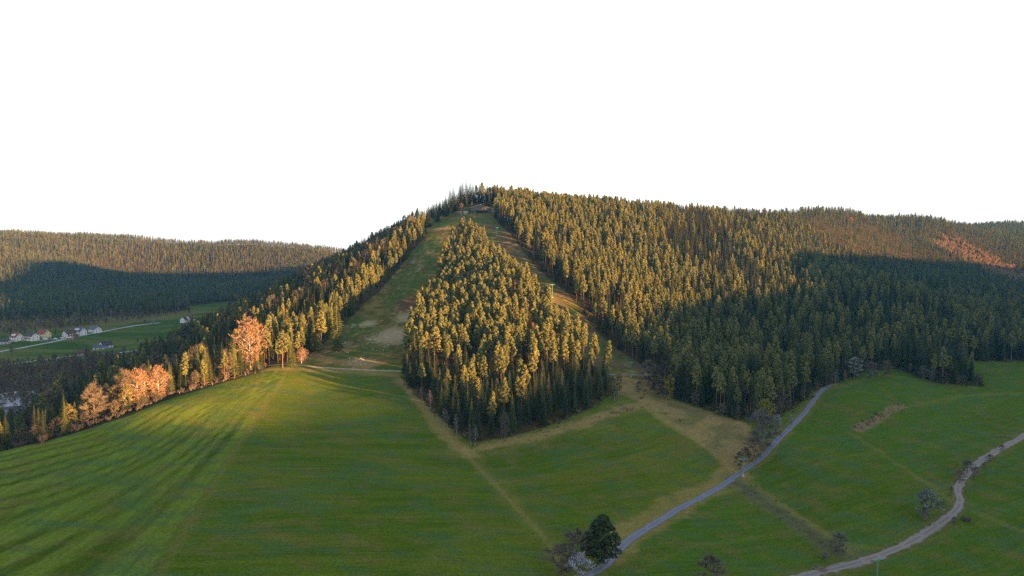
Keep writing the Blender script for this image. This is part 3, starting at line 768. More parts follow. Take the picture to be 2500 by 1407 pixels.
# forest on the right
X, Y = jitter(Z_RIGHT, 6.6)
k = inframe(X, Y); X, Y = X[k], Y[k]
lo = lift_off(X, Y); low = dist_line(X, Y, Z_RIGHT[:13]); nn = fbm(X / 45, Y / 45, 78)
for x, y, e, b, q in zip(X, Y, lo, low, nn):
    u = random.random()
    if u > .93: continue
    if 430 < y < 960 and e < 27 and u < .7: TREES.append(('spruce', x, y, random.uniform(8, 15), 'corridor')); continue
    if b < 10 and u < .25 and x > 180: TREES.append(('spruce', x, y, random.uniform(14, 24), 'right_edge')); continue
    if y > 985 and x < 30:
        if x < -38 and u < .25: continue
        TREES.append(('spruce' if x < -38 or u < .4 else 'pine', x, y, random.uniform(14, 20) if x < -38 else random.uniform(17, 25), 'summit')); continue
    if random.random() < .025: TREES.append(('bare', x, y, random.uniform(12, 19), 'right')); continue
    psp = .15 + .38 * float(smooth(.48, .62, q)) + (.42 if x > 200 else 0)
    hh = random.uniform(17, 28) * (1 - .15 * float(smooth(850, 1100, y)))
    TREES.append(('spruce' if random.random() < psp else 'pine', x, y, hh, 'right'))
for q in catmull(Z_RIGHT[:13], 3.6):
    for dd in (2, 6):
        if random.random() < .62 and q[0] / q[1] < .75: TREES.append((random.choice(['spruce', 'spruce', 'bare']), q[0] + random.uniform(-2, 2), q[1] + dd + random.uniform(-1.5, 1.5), random.uniform(3.5, 10), 'right_edge'))
# forest on the left of the ski slope
X, Y = jitter(Z_LEFT, 6.8)
e1 = dist_line(X, Y, Z_LEFT[:9]); e2 = dist_line(X, Y, Z_LEFT[-8:] + Z_LEFT[:1]); nn = fbm(X / 25, Y / 25, 79)
for x, y, a, b, q in zip(X, Y, e1, e2, nn):
    u = random.random()
    if u > .94: continue
    if b < 15 and y < 385 and u < .92: continue
    if b < 10 and 425 < y < 460 and x < -150: continue
    if b < 8 and x < -150 and u < .5: continue          # open edge of bare trees below, placed by hand
    if y < 400 and u < .22: TREES.append(('bare', x, y, random.uniform(8, 14), 'left_low')); continue
    hh = random.uniform(15, 24)
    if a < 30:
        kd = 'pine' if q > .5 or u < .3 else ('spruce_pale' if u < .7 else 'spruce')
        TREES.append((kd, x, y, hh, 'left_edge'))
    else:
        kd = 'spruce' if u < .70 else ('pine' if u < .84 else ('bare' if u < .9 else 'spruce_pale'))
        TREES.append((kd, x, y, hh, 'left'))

def projsize(t): return t[3] / t[2]
def visible_pt(x, y, z):
    px = 1250 + F * x / (y * math.cos(PITCH) - z * math.sin(PITCH)) ; return 0 < px < 2500
ZL = {   # adjective, place, group
 'wedge_front': ('dark', 'the front of the triangular wood', 'front trees of the triangular wood'),
 'wedge': ('golden topped', 'the triangular wood', 'trees inside the triangular wood'),
 'corridor': ('low dark', 'the forest edge beside the lift', 'trees along the lift corridor'),
 'right_edge': ('dark', 'the lower right forest edge', 'trees on the lower forest edge'),
 'right': ('slender', 'the forest right of the lift', 'trees of the big right hand forest'),
 'summit': ('dark', 'the wood behind the hut', 'trees behind the summit hut'),
 'left_edge': ('sunlit', 'the ski slope edge', 'trees along the left side of the ski slope'),
 'left': ('shaded', 'the left hand slope', 'trees on the left hand slope'),
 'left_low': ('small', 'the scrub below the striped field', 'small trees below the striped field'),
}
ORD = 'first second third fourth fifth sixth seventh eighth ninth tenth eleventh twelfth thirteenth fourteenth fifteenth sixteenth seventeenth eighteenth nineteenth twentieth'.split()
KW = {'pine': 'pine', 'spruce': 'spruce', 'spruce_pale': 'pale spruce', 'bare': 'leafless tree'}
STUFF = {}
def to_stuff(name, kind, x, y, h): STUFF.setdefault(name, []).append((kind, x, y, h))
for fam in (('pine',), ('spruce', 'spruce_pale'), ('bare',)):
    lst = [t for t in TREES if t[0] in fam]
    score = []
    for t in lst:
        hid = {'left': .55, 'corridor': 1.0, 'wedge_front': 1.0, 'left_low': .8}.get(t[4], 1.0)
        vis = 1 if abs(t[1]) < .752 * t[2] else 0.01
        score.append(projsize(t) * hid * vis)
    order = np.argsort(-np.array(score))
    lim = 290 if fam[0] != 'bare' else 60
    cells = {}
    for r_, i in enumerate(order):
        kd, x, y, h, z = lst[i]
        if r_ < lim and abs(x) < .752 * y: cells.setdefault((z, kd), []).append(lst[i])
        else: to_stuff('pine_forest' if kd == 'pine' else ('spruce_forest' if 'spruce' in kd else 'bare_wood'), kd, x, y, h)
    for (z, kd), L_ in cells.items():
        L_.sort(key=lambda t: t[2])
        adj, place, gp = ZL[z]
        nrow = min(20, max(1, math.ceil(len(L_) / 15)))
        per_ = math.ceil(len(L_) / nrow)
        for q in range(nrow):
            row = sorted(L_[q * per_:(q + 1) * per_], key=lambda t: t[1] / t[2])
            for j, (kd, x, y, h, _) in enumerate(row):
                w = '%s %s, %s from left in %s row of %s' % (adj, KW[kd], ORD[j], ORD[q], place)
                tree(kd, x, y, h, w, gp)
# far hills
def far(poly, g, h0, h1, name, dec=None):
    X, Y = jitter(poly, g)
    k = inframe(X, Y, .93); X, Y = X[k], Y[k]
    nn = fbm(X / 60, Y / 60, 80)
    for x, y, q in zip(X, Y, nn):
        if random.random() > .95: continue
        kd = 'far'
        if dec and dec(x, y, q): kd = 'beech' if random.random() < .45 else 'birch'
        to_stuff(name, kd, x, y, random.uniform(h0, h1) * (.6 if kd != 'far' else 1))
PATCH = [(unproj(2395, 600, 1300)[:2], 55, 90), (unproj(2330, 588, 1330)[:2], 35, 40), (unproj(2460, 622, 1290)[:2], 60, 70), (unproj(1998, 572, 1150)[:2], 14, 22)]
def decr(x, y, q):
    for (cx, cy), rx, ry in PATCH:
        if ((x - cx) / rx) ** 2 + ((y - cy) / ry) ** 2 < 1 + (q - .5) * 2: return True
    return random.random() < .002
far(Z_FARR, 6.3, 16, 23, 'far_forest', decr)
far(Z_FARL, 6.8, 15, 22, 'far_forest', lambda x, y, q: random.random() < (.012 if q < .6 else .03))
# scrub and bare wood in the valley
SCRUB = [(-300, 380), (-330, 520), (-390, 690), (-470, 700), (-570, 690), (-600, 600), (-560, 470), (-420, 320), (-300, 270)]
X, Y = jitter(SCRUB, 7.0)
for x, y in zip(X, Y):
    px_, py_ = 1250 + F * x / y, 0
    if px_ < 30 and 440 < y < 510 and random.random() < .7: continue
    if random.random() < .86: to_stuff('bare_wood', 'bare' if random.random() < .85 else 'birch', x, y, random.uniform(5, 12))
for q in catmull([at(640, 903), at(600, 917), at(500, 946), at(430, 966), at(330, 1008), at(200, 1052), at(100, 1080), at(20, 1096)], 3.0):
    for dd in (4, 9, 14):
        if dd > 4 and random.random() < .5: to_stuff('bare_wood', random.choice(['bare', 'spruce', 'spruce']), q[0] - dd * .75 + random.uniform(-2, 2), q[1] + dd * .65 + random.uniform(-2, 2), random.uniform(4.5, 9.5))
BACKS = [(-1250, 860), (-900, 890), (-690, 900), (-640, 960), (-560, 1080), (-530, 1150), (-575, 1130), (-760, 1030), (-1250, 1060)]
X, Y = jitter(BACKS, 7.5)
for x, y in zip(X, Y):
    if random.random() < .8: to_stuff('bare_wood', random.choice(['bare', 'bare', 'bare', 'birch', 'spruce']), x, y, random.uniform(4, 11))
# rough tussocks and low shrubs
for x, y in zip(*jitter(ROUGH, 7)):
    if random.random() < .10: to_stuff('undergrowth', random.choice(['shrub', 'shrub_green', 'shrub']), x, y, random.uniform(.7, 1.8))
for ln, w, g, hh in ((DITCH, 6, 2.4, 1.0), (STRIP, 2.5, 2.0, 1.2), (B3, 4.5, 3.0, .8)):
    p = catmull(ln, g)
    for q in p:
        for _ in range(2):
            if random.random() < .8: to_stuff('undergrowth', random.choice(['shrub', 'shrub', 'shrub_green']), q[0] + random.uniform(-w, w), q[1] + random.uniform(-w, w), random.uniform(.4, 1.0) * hh)
for ln in (Z_WEDGE[:6], Z_WEDGE[-5:], Z_RIGHT[:12]):
    p = catmull(ln, 2.5)
    for q in p:
        if random.random() < .75: to_stuff('undergrowth', random.choice(['shrub', 'shrub_green']), q[0] + random.uniform(-3, 3), q[1] + random.uniform(-2, 4), random.uniform(.8, 2.8))
for q in catmull([at(655, 899), at(600, 917), at(500, 946), at(430, 966), at(330, 1008), at(200, 1052), at(100, 1080), at(20, 1096)], 2.2):
    for _ in range(2):
        if random.random() < .7: to_stuff('undergrowth', 'shrub', q[0] - random.uniform(2, 10), q[1] + random.uniform(-1, 6), random.uniform(1.5, 3.8))

def stone_proto(seed):
    rnd = random.Random(seed); b = MB(); n = 7
    rings = [(0.0, .9), (.45, 1.0), (.85, .6)]
    vs = []
    for z, r in rings:
        for k in range(n):
            q = r * rnd.uniform(.75, 1.15); a = 6.283 * k / n
            vs.append((math.cos(a) * q, math.sin(a) * q * .8, z * .6 * rnd.uniform(.8, 1.2) - .15))
    vs.append((0, 0, .62))
    fs = [(r * n + k, r * n + (k + 1) % n, (r + 1) * n + (k + 1) % n, (r + 1) * n + k) for r in (0, 1) for k in range(n)] + [(2 * n + k, 2 * n + (k + 1) % n, 3 * n) for k in range(n)]
    b.add(vs, fs)
    PROTO.setdefault('stone', []).append((None, None, bpy.data.objects.new('stone', b.mesh('stone', M['stone'])), 1.0))
for k in range(3): stone_proto(500 + k)
for px, py, r, n in ((965, 820, 15, 150), (1000, 775, 10, 60), (865, 795, 7, 40), (845, 838, 5, 25), (875, 883, 8, 50), (900, 850, 30, 60), (960, 700, 30, 40)):
    cx, cy = at(px, py, 450)
    for _ in range(n): to_stuff('stones', 'stone', cx + random.gauss(0, r * .5), cy + random.gauss(0, r * .6), random.uniform(.2, .75) * random.uniform(.6, 1.3))
def build_stuff(name, items, label):
    kinds = sorted(set(i[0] for i in items))
    inst = [(k, v) for k in kinds for v in range(len(PROTO[k]))]
    idx = {kv: i for i, kv in enumerate(inst)}
    n = len(items)
    me = bpy.data.meshes.new(name); me.vertices.add(n)
    xs = np.array([i[1] for i in items]); ys = np.array([i[2] for i in items]); zs = H(xs, ys)
    me.vertices.foreach_set('co', np.stack([xs, ys, zs], 1).ravel())
    rot = np.stack([rng.uniform(-.03, .03, n), rng.uniform(-.03, .03, n), rng.uniform(0, 6.28, n)], 1)
    vi = np.array([idx[(i[0], random.randrange(len(PROTO[i[0]])))] for i in items], np.int32)
    sc = np.array([i[3] for i in items]) / np.array([PROTO[inst[v][0]][inst[v][1]][3] for v in vi])
    wd = sc * rng.uniform(.85, 1.15, n)
    a = me.attributes.new('turn', 'FLOAT_VECTOR', 'POINT'); a.data.foreach_set('vector', rot.ravel())
    a = me.attributes.new('size', 'FLOAT_VECTOR', 'POINT'); a.data.foreach_set('vector', np.stack([wd, wd, sc], 1).ravel())
    a = me.attributes.new('variant', 'INT', 'POINT'); a.data.foreach_set('value', vi)
    o = bpy.data.objects.new(name, me); C.objects.link(o)
    ng = bpy.data.node_groups.new(name, 'GeometryNodeTree')
    ng.interface.new_socket('Geometry', in_out='INPUT', socket_type='NodeSocketGeometry')
    ng.interface.new_socket('Geometry', in_out='OUTPUT', socket_type='NodeSocketGeometry')
    N, L = ng.nodes, ng.links
    gi, go = N.new('NodeGroupInput'), N.new('NodeGroupOutput')
    iop = N.new('GeometryNodeInstanceOnPoints'); iop.inputs['Pick Instance'].default_value = True
    jn = N.new('GeometryNodeJoinGeometry')
    for kv in reversed(inst):            # the last link made to a join comes first
        oi = N.new('GeometryNodeObjectInfo'); oi.inputs['Object'].default_value = PROTO[kv[0]][kv[1]][2]
        oi.inputs['As Instance'].default_value = True
        L.new(oi.outputs['Geometry'], jn.inputs[0])
    def attr(nm, ty):
        t = N.new('GeometryNodeInputNamedAttribute'); t.data_type = ty; t.inputs['Name'].default_value = nm
        return t.outputs[0]
    e2r = N.new('FunctionNodeEulerToRotation')
    L.new(attr('turn', 'FLOAT_VECTOR'), e2r.inputs[0]); L.new(e2r.outputs[0], iop.inputs['Rotation'])
    L.new(attr('size', 'FLOAT_VECTOR'), iop.inputs['Scale']); L.new(attr('variant', 'INT'), iop.inputs['Instance Index'])
    L.new(gi.outputs[0], iop.inputs['Points']); L.new(jn.outputs[0], iop.inputs['Instance'])
    L.new(iop.outputs[0], go.inputs[0])
    md = o.modifiers.new('scatter', 'NODES'); md.node_group = ng
    tag(o, label, 'forest', kind='stuff')
    print(name, n)
SL = {'pine_forest': 'rest of the pines covering the hillside right of the lift', 'spruce_forest': 'rest of the dark spruces mixed into the hillside forest',
      'bare_wood': 'leafless scrub wood on the valley floor', 'far_forest': 'conifer forest on the distant ridges', 'stones': 'pale stones strewn over the lower ski slope', 'undergrowth': 'low brown undergrowth along wood edges and ditch'}
for k, v in STUFF.items(): build_stuff(k, v, SL[k])

# ------------------------------------------------------------------ trees one can point at
T_ = tree_px
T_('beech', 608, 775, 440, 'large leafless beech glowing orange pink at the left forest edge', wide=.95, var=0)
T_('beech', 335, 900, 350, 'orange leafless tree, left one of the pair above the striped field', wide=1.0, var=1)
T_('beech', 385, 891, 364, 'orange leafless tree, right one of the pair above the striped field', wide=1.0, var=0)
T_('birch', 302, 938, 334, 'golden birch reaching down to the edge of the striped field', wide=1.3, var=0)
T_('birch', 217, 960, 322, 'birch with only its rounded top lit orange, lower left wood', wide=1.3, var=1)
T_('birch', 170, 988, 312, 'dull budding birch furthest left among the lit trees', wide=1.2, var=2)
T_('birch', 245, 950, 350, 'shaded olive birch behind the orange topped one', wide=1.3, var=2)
T_('spruce', 218, 905, 420, 'single dark spruce rising from the bare wood in the lower left')
T_('spruce', 190, 965, 330, 'small dark spruce between the birches at the lower left')
T_('pine', 688, 806, 442, 'broad sunlit pine standing alone at the left end of the dirt track', wide=1.4)
T_('spruce_pale', 710, 815, 448, 'pale spruce leaning against the broad pine by the track', wide=1.1)
T_('beech', 735, 848, 458, 'round orange bush right of the pine at the track', wide=1.3)
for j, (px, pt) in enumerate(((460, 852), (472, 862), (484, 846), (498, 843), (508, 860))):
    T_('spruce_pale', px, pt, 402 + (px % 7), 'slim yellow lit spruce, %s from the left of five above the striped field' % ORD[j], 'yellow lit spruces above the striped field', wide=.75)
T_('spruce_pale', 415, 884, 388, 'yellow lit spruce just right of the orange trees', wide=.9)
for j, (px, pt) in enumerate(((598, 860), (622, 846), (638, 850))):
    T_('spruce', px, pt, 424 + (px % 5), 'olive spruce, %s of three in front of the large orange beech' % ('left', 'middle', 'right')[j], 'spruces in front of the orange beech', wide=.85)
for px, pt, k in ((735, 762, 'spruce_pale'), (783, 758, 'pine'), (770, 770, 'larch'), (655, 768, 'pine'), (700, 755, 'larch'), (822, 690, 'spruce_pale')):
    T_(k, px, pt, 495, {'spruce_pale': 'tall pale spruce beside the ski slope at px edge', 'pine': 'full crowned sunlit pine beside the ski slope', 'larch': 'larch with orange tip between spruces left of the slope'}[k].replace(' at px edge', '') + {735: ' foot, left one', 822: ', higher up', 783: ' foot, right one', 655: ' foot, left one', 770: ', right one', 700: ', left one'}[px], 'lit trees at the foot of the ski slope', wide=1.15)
# triangular wood, hand placed ones
T_('pine', 1060, 800, 438, 'big crowned pine at the left corner of the triangular wood', wide=1.5, var=1)
T_('pine', 1088, 820, 430, 'thin pine with small round crown and long bare trunk near the left corner', wide=.7, var=2)
T_('spruce_pale', 1005, 790, 470, 'bushy olive pine like spruce outermost left of the triangular wood', wide=1.3)
T_('larch', 1030, 862, 436, 'golden larch at the left corner of the triangular wood', wide=1.0)
T_('beech', 1058, 885, 428, 'small pink leafless tree beside the golden larch', wide=1.2)
T_('birch', 1112, 918, 392, 'rounded golden birch among dark spruces in the triangular wood', wide=1.6)
T_('birch', 1510, 905, 420, 'yellow birch at the right corner of the triangular wood', wide=1.2)
T_('birch', 1500, 940, 408, 'bare birch leaning out of the right corner of the triangular wood', wide=1.3)
for i, (px, pt, D) in enumerate(((1052, 952, 372), (1085, 998, 352), (1092, 1000, 350), (1115, 1012, 342), (1150, 1038, 332), (1160, 1036, 331), (1030, 945, 385))):
    T_('slim', px, pt, D, 'thin pale stemmed birch, %s from the left on the triangular wood edge' % ORD[[1052, 1085, 1092, 1115, 1150, 1160, 1030].index(px) + 1 if px != 1030 else 0], 'pale birches on the left edge of the triangular wood', wide=1.3)
T_('bare', 1232, 1005, 340, 'brown leafless tree at the front of the triangular wood', wide=.8)
T_('shrub_green', 1443, 990, 398, 'small round green bush in front of the triangular wood', wide=1.3)
# lift corridor foot
T_('bare', 1583, 878, 446, 'purple brown leafless tree behind the pylon beside the track', wide=1.7)
T_('bare', 1622, 878, 438, 'tall leafless tree with greenish tinge at the forest corner', wide=1.5)
T_('bare', 1608, 915, 428, 'smaller grey leafless tree at the forest corner', wide=1.5)
T_('yellow', 1634, 914, 425, 'yellow green leafy tree below the forest corner', wide=.9)
T_('spruce', 1597, 895, 440, 'dark narrow spruce among leafless trees at the forest corner', wide=.8)
T_('shrub_green', 1567, 968, 418, 'green bush on the rough slope below the lift pylon', wide=1.4)
T_('spruce', 1517, 975, 408, 'small dark conifer bush beside the brush heap')
# along the road
T_('grey', 1864, 1000, 356, 'large grey leafless willow beside the road', wide=1.5, var=0)
T_('yellow', 1866, 972, 378, 'yellowish tree rising behind the grey willow', wide=1.1)
T_('bare', 1840, 1062, 345, 'dark bare bush left of the road bend', wide=1.8)
T_('blossom', 1898, 1012, 378, 'white blossoming tree at the forest foot, left one', wide=.9)
T_('blossom', 1932, 1012, 388, 'white blossoming tree at the forest foot, right one', wide=.7)
T_('bare', 1808, 1100, 338, 'low dark bush beside the lower lift pylon', wide=1.5)
T_('willow', 2086, 872, 505, 'round grey green tree before the forest above the meadow', wide=1.6)
T_('slim', 2040, 900, 470, 'bare pointed birch where the road enters the forest', wide=1.3)
T_('birch', 2064, 905, 485, 'slim budding birch left of the round grey green tree', wide=1.0)
T_('grey', 2254, 893, 512, 'grey bush at the forest edge above the meadow', wide=1.4)
# foreground
T_('broad_pine', 1467, 1256, 218, 'dark broad pine standing alone beside the road in the foreground', wide=1.2, var=0)
T_('bare', 1372, 1322, 204, 'wide brown leafless tree at the bottom left of the foreground pine', wide=2.0, var=0)
T_('bare', 1408, 1290, 216, 'faint leafless tree behind the brown one at the bottom', wide=1.6, var=1)
T_('blossom', 1418, 1350, 200, 'white blossoming tree at the bottom edge below the foreground pine', wide=1.3, var=0)
T_('bare', 1736, 1352, 216, 'leafless tree at the bottom edge in the middle of the meadow', wide=1.7, var=2)
T_('willow', 2264, 1196, 302, 'silvery grey willow beside the gravel path', wide=1.5, var=0)
T_('bare', 2322, 1185, 322, 'thin leafless tree right of the silvery willow', wide=.8)
T_('bare', 2362, 1122, 352, 'leafless tree left of the gravel path bend', wide=1.7)
T_('bare', 2382, 1138, 345, 'leafless tree standing on the right of the gravel path bend', wide=1.3)
T_('bare', 2345, 1148, 340, 'low leafless bush where the gravel path bends', wide=1.9)
T_('bare', 2358, 1198, 328, 'spreading dark shrub on the inside of the gravel path bend', wide=1.9)
T_('bare', 2418, 1108, 372, 'round dark shrub beside the upper gravel path', wide=1.9)
T_('spruce', 2337, 1130, 362, 'tiny dark conifer left of the gravel path', wide=1.3)
T_('shrub', 2362, 1262, 302, 'brown thicket at the outside of the gravel curve', wide=2.0)
T_('grey', 2050, 1300, 268, 'tall brown thicket at the lower end of the ditch', wide=1.5, var=0)
T_('grey', 2015, 1348, 262, 'broad brown thicket beside the gravel path and ditch', wide=1.8, var=1)
T_('bare', 2175, 978, 452, 'small bare tree on the brown bank in the upper meadow', wide=.9)
T_('shrub', 2108, 1026, 412, 'dark shrub at the lower end of the brown bank', wide=1.6)
T_('shrub', 2140, 1012, 425, 'dark shrub in the middle of the brown bank', wide=1.6)
for k_, px, pt, D, w_, lb in (('bare', 2300, 1222, 312, 1.5, 'bare bush between the silvery willow and the gravel path'), ('grey', 2404, 1128, 362, 1.6, 'grey bush on the outer side of the upper gravel path'),
        ('bare', 2445, 1085, 392, 1.6, 'dark bush beside the gravel path nearest its upper end'), ('grey', 2330, 1262, 300, 1.6, 'low grey bush outside the lower gravel curve'), ('bare', 1985, 968, 442, 1.4, 'bare bush at the forest foot where the road climbs'),
        ('bare', 1950, 985, 425, 1.4, 'brown bush at the forest foot right of the blossoming trees'), ('grey', 2130, 882, 505, 1.4, 'grey bush just right of the round grey green tree'), ('bare', 2165, 880, 512, 1.5, 'brown bush at the forest edge above the crest of the meadow'),
        ('bare', 2310, 905, 505, 1.4, 'dark bush at the forest edge right of the grey bush'), ('bare', 1700, 955, 415, 1.3, 'bare bush at the forest edge above the dry meadow'), ('bare', 1765, 985, 395, 1.4, 'brown bush at the forest edge halfway along the dry meadow'),
        ('grey', 1560, 930, 430, 1.3, 'small grey bush below the forest corner'), ('bare', 1822, 1090, 345, 1.4, 'bare bush right of the pylon with the yellow foot')):
    T_(k_, px, pt, D, lb, wide=w_)
# summit
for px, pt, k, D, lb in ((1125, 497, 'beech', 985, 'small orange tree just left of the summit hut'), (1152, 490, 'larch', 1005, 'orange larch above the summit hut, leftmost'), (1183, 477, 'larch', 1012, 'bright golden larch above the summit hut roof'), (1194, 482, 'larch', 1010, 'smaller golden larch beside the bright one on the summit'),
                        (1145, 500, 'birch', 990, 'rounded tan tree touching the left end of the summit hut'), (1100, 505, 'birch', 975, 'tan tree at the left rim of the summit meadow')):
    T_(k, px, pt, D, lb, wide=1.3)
SKY_ = (1046, 1066, 1087, 1098, 1107, 1122, 1129, 1140, 1147, 1155)
for px, pt, D in ((1066, 492, 960), (1087, 478, 975), (1098, 461, 985), (1107, 457, 990), (1122, 447, 1010), (1129, 444, 1020), (1140, 443, 1025), (1147, 445, 1030), (1155, 449, 1035), (1046, 502, 940)):
    T_('dark_spruce', px, pt, D, 'blue dark spruce, %s from the left on the skyline beside the hut' % ORD[SKY_.index(px)], 'skyline spruces left of the summit', wide=1.15)
for j, (px, pt) in enumerate(((1163, 452), (1170, 449), (1188, 452), (1196, 456), (1204, 458), (1212, 455), (1222, 457))):
    T_('dark_spruce' if j % 3 else 'pine', px, pt, 1036 + j, 'dark conifer, %s from left on the skyline above the hut' % ORD[j], 'skyline conifers above the hut', wide=1.2)
T_('pine', 1178, 446, 1032, 'tallest pine on the summit skyline with orange crown', wide=1.5)
# valley trees
for px, pt, D, k, lb in ((335, 826, 850, 'yellow', 'round yellow green tree in the valley meadow'), (377, 819, 870, 'yellow', 'yellow green tree nearer the wooded slope in the valley'), (185, 815, 850, 'beech', 'rusty brown tree beside the valley lane end'),
                        (60, 795, 930, 'spruce', 'dark conifer behind the white house with the red roof'), (48, 802, 925, 'spruce', 'dark conifer between the two leftmost white houses'), (135, 800, 920, 'spruce', 'dark conifer right of the cream house'), (430, 777, 1030, 'spruce', 'dark tree beside the twin gabled house'),
                        (210, 838, 720, 'spruce', 'dark conifer beside the lower valley road'), (355, 780, 1010, 'yellow', 'pale budding tree by the upper valley road'), (373, 783, 1000, 'blossom', 'white blossoming tree beside the upper valley road'),
                        (190, 763, 1010, 'birch', 'rounded olive tree above the row of houses'), (260, 832, 850, 'grey', 'grey leafless tree over the farmhouse roof'), (28, 845, 770, 'bare', 'brown leafless tree beside the upper valley road')):
    T_(k, px, pt, D, lb, wide=1.2, hmax=20)

# ------------------------------------------------------------------ lift pylons
def pylon(x, y, h, ang, label, base_mat='green'):
    z = float(H(x, y))
    r = empty('lift_pylon', (x, y, z), ang, 1.0, label, 'ski lift pylon', 'green pylons of the ski lift')
    b = MB(); b.box((0, 0, -.3), (1.5, 1.5, 1.2)); b.build('base', M['concrete'], r)
    b = MB(); b.tube((0, 0, .3), (0, 0, h * .22), .24, .23, 8); b.build('lower_mast', M['yellow_steel' if base_mat == 'yellow' else 'green_steel'], r)
    b = MB(); b.tube((0, 0, h * .22), (0, 0, h), .21, .15, 8)
    for k in range(int(h * .7 / .6)): b.box((.30, 0, h * .24 + k * .6), (.3, .04, .04))
    b.tube((.42, 0, h * .22), (.42, 0, h * .95), .035, .035, 4)
    b.build('mast', M['green_steel'], r)
    b = MB(); b.box((0, 0, h - .15), (4.2, .24, .30))
    b.tube((-1.3, 0, h - .2), (0, 0, h - 1.1), .06, .06, 4); b.tube((1.3, 0, h - .2), (0, 0, h - 1.1), .06, .06, 4)
    b.box((0, 0, h + .35), (1.7, .12, .10)); b.box((-.8, 0, h + .1), (.08, .08, .5)); b.box((.8, 0, h + .1), (.08, .08, .5))
    b.build('crossarm', M['green_steel'], r)
    for s in (-1, 1):
        b = MB(); b.box((s * 1.9, 0, h - .45), (.10, 2.4, .16))
        b.tube((s * 1.9, 0, h - .15), (s * 2.35, 0, h + .55), .07, .04, 4)
        q = b.build('sheave_beam', M['green_steel'], r)
        b = MB()
        for k in (-1, -.35, .35, 1): b.tube((s * 1.9 - .12, k, h - .58), (s * 1.9 + .12, k, h - .58), .2, .2, 8)
        b.build('wheels', M['rubber'], q)
    return r
ang = math.atan2(LIFT[0][0] - LIFT[5][0], -(LIFT[0][1] - LIFT[5][1]))
pyl = [((2143, 1366), 'green lift pylon cut by the bottom edge beside the gravel path', 'green'), ((1815, 1120), 'green lift pylon with yellow foot beside the asphalt road', 'yellow'),
       ((1540, 885), 'green lift pylon on the short pale track right of the triangular wood', 'green'), ((1348, 695), 'green lift pylon halfway up the corridor between the woods', 'green'),
       ((1212, 556), 'green lift pylon near the upper end of the corridor', 'green'), ((1158, 521), 'thin green lift pylon on the summit meadow below the hut', 'green')]
for (x, y), ((px, pt), lb, bm) in zip(LIFT, pyl):
    X0, _, zt = unproj(px, pt, y)
    h = float(np.clip(zt - float(H(X0, y)), 7.5, 12.5))
    pylon(X0, y, h, .25, lb, bm)

# ------------------------------------------------------------------ houses
def house(px, py, w, d, hw, hr, ang, wall, roof, label, D=None, wins=(3, 2), chimney=True, dormer=False, name='house', cat='house', balcony=False):
    if D is None: x, y = at(px, py, 500)
    else: x, y, _ = unproj(px, py, D)
    z = float(H(x, y)) - .2
    r = empty(name, (x, y, z), ang, 1.0, label, cat)
    b = MB(); hx, hy = w / 2, d / 2
    b.add([(-hx,-hy,-1),(hx,-hy,-1),(hx,hy,-1),(-hx,hy,-1),(-hx,-hy,hw),(hx,-hy,hw),(hx,hy,hw),(-hx,hy,hw),(-hx,0,hw+hr),(hx,0,hw+hr)],
          [(0,3,2,1),(0,1,5,4),(2,3,7,6),(1,2,6,9,5),(3,0,4,8,7),(4,5,9,8),(6,7,8,9)])
    b.build('wall', M[wall], r)
    b = MB(); o = .6; t = .22; sl = hr / hy
    for s in (-1, 1):
        y0, z0 = s * (hy + o), hw - o * sl + .05
        a = [(-hx-o, y0, z0), (hx+o, y0, z0), (hx+o, 0, hw+hr+.05), (-hx-o, 0, hw+hr+.05)]
        b.add(a + [(q[0], q[1], q[2] + t) for q in a], [(0,1,2,3),(4,7,6,5),(0,4,5,1),(1,5,6,2),(2,6,7,3),(3,7,4,0)])
    rf = b.build('roof', M[roof], r)
    if chimney:
        b = MB(); b.box((hx * .4, hy * .15, hw + hr + .1), (.7, .6, 1.5)); b.build('chimney', M['concrete'], rf)
    if dormer:
        b = MB(); b.box((0, -hy * .55, hw + hr * .55), (w * .42, hy * .75, hr * .42)); b.build('dormer', M['white'], rf)
    nw, nf = wins
    for f in range(nf):
        zz = 1.5 + f * (hw - .4) / nf
        for i in range(nw):
            xx = -hx + (i + .5) * w / nw
            b = MB(); b.box((xx, -hy - .02, zz), (1.15, .08, 1.25)); b.build('window', M['glass'], r)
        for i in range(2):
            yy = -hy + (i + .5) * d / 2
            for sx in (-1, 1):
                b = MB(); b.box((sx * (hx + .02), yy, zz), (.08, 1.0, 1.2)); b.build('window', M['glass'], r)
    for sx in (-1, 1):
        b = MB(); b.box((sx * (hx + .02), 0, hw + hr * .3), (.08, 1.0, 1.1)); b.build('window', M['glass'], r)
    b = MB(); b.box((hx * .1 + .9, -hy - .03, 1.05), (1.0, .1, 2.1)); b.build('door', M['wood'], r)
    if balcony:
        b = MB(); b.box((0, -hy - .6, hw * .52), (w * .8, 1.2, .15)); b.box((0, -hy - 1.18, hw * .52 + .5), (w * .8, .06, .9)); b.build('balcony', M['wood'], r)
    return r
house(41, 833, 11.5, 10, 5.6, 4.2, -.35, 'white', 'roof_red', 'white house with red roof and wide dormer, leftmost whole one in the row', dormer=True)
house(78, 832, 13, 10, 6.2, 3.8, -.35, 'white', 'roof_dark', 'white house with dark roof and balcony, second from the left', balcony=True)
house(108, 824, 12.5, 10, 5.6, 4.2, -.30, 'cream', 'roof_red', 'cream house with bright red roof')
house(169, 823, 12, 10, 5.0, 4.4, 1.15, 'white', 'roof_brown', 'white gabled house with brown roof right of the dark conifers', balcony=True)
house(195, 818, 13, 10.5, 5.6, 4.4, -.25, 'white', 'roof_blue', 'white house with blue slate roof and dormer', dormer=True)
house(232, 812, 13.5, 10, 5.2, 3.6, -.4, 'white', 'roof_blue', 'white house with grey roof at the right end of the row')
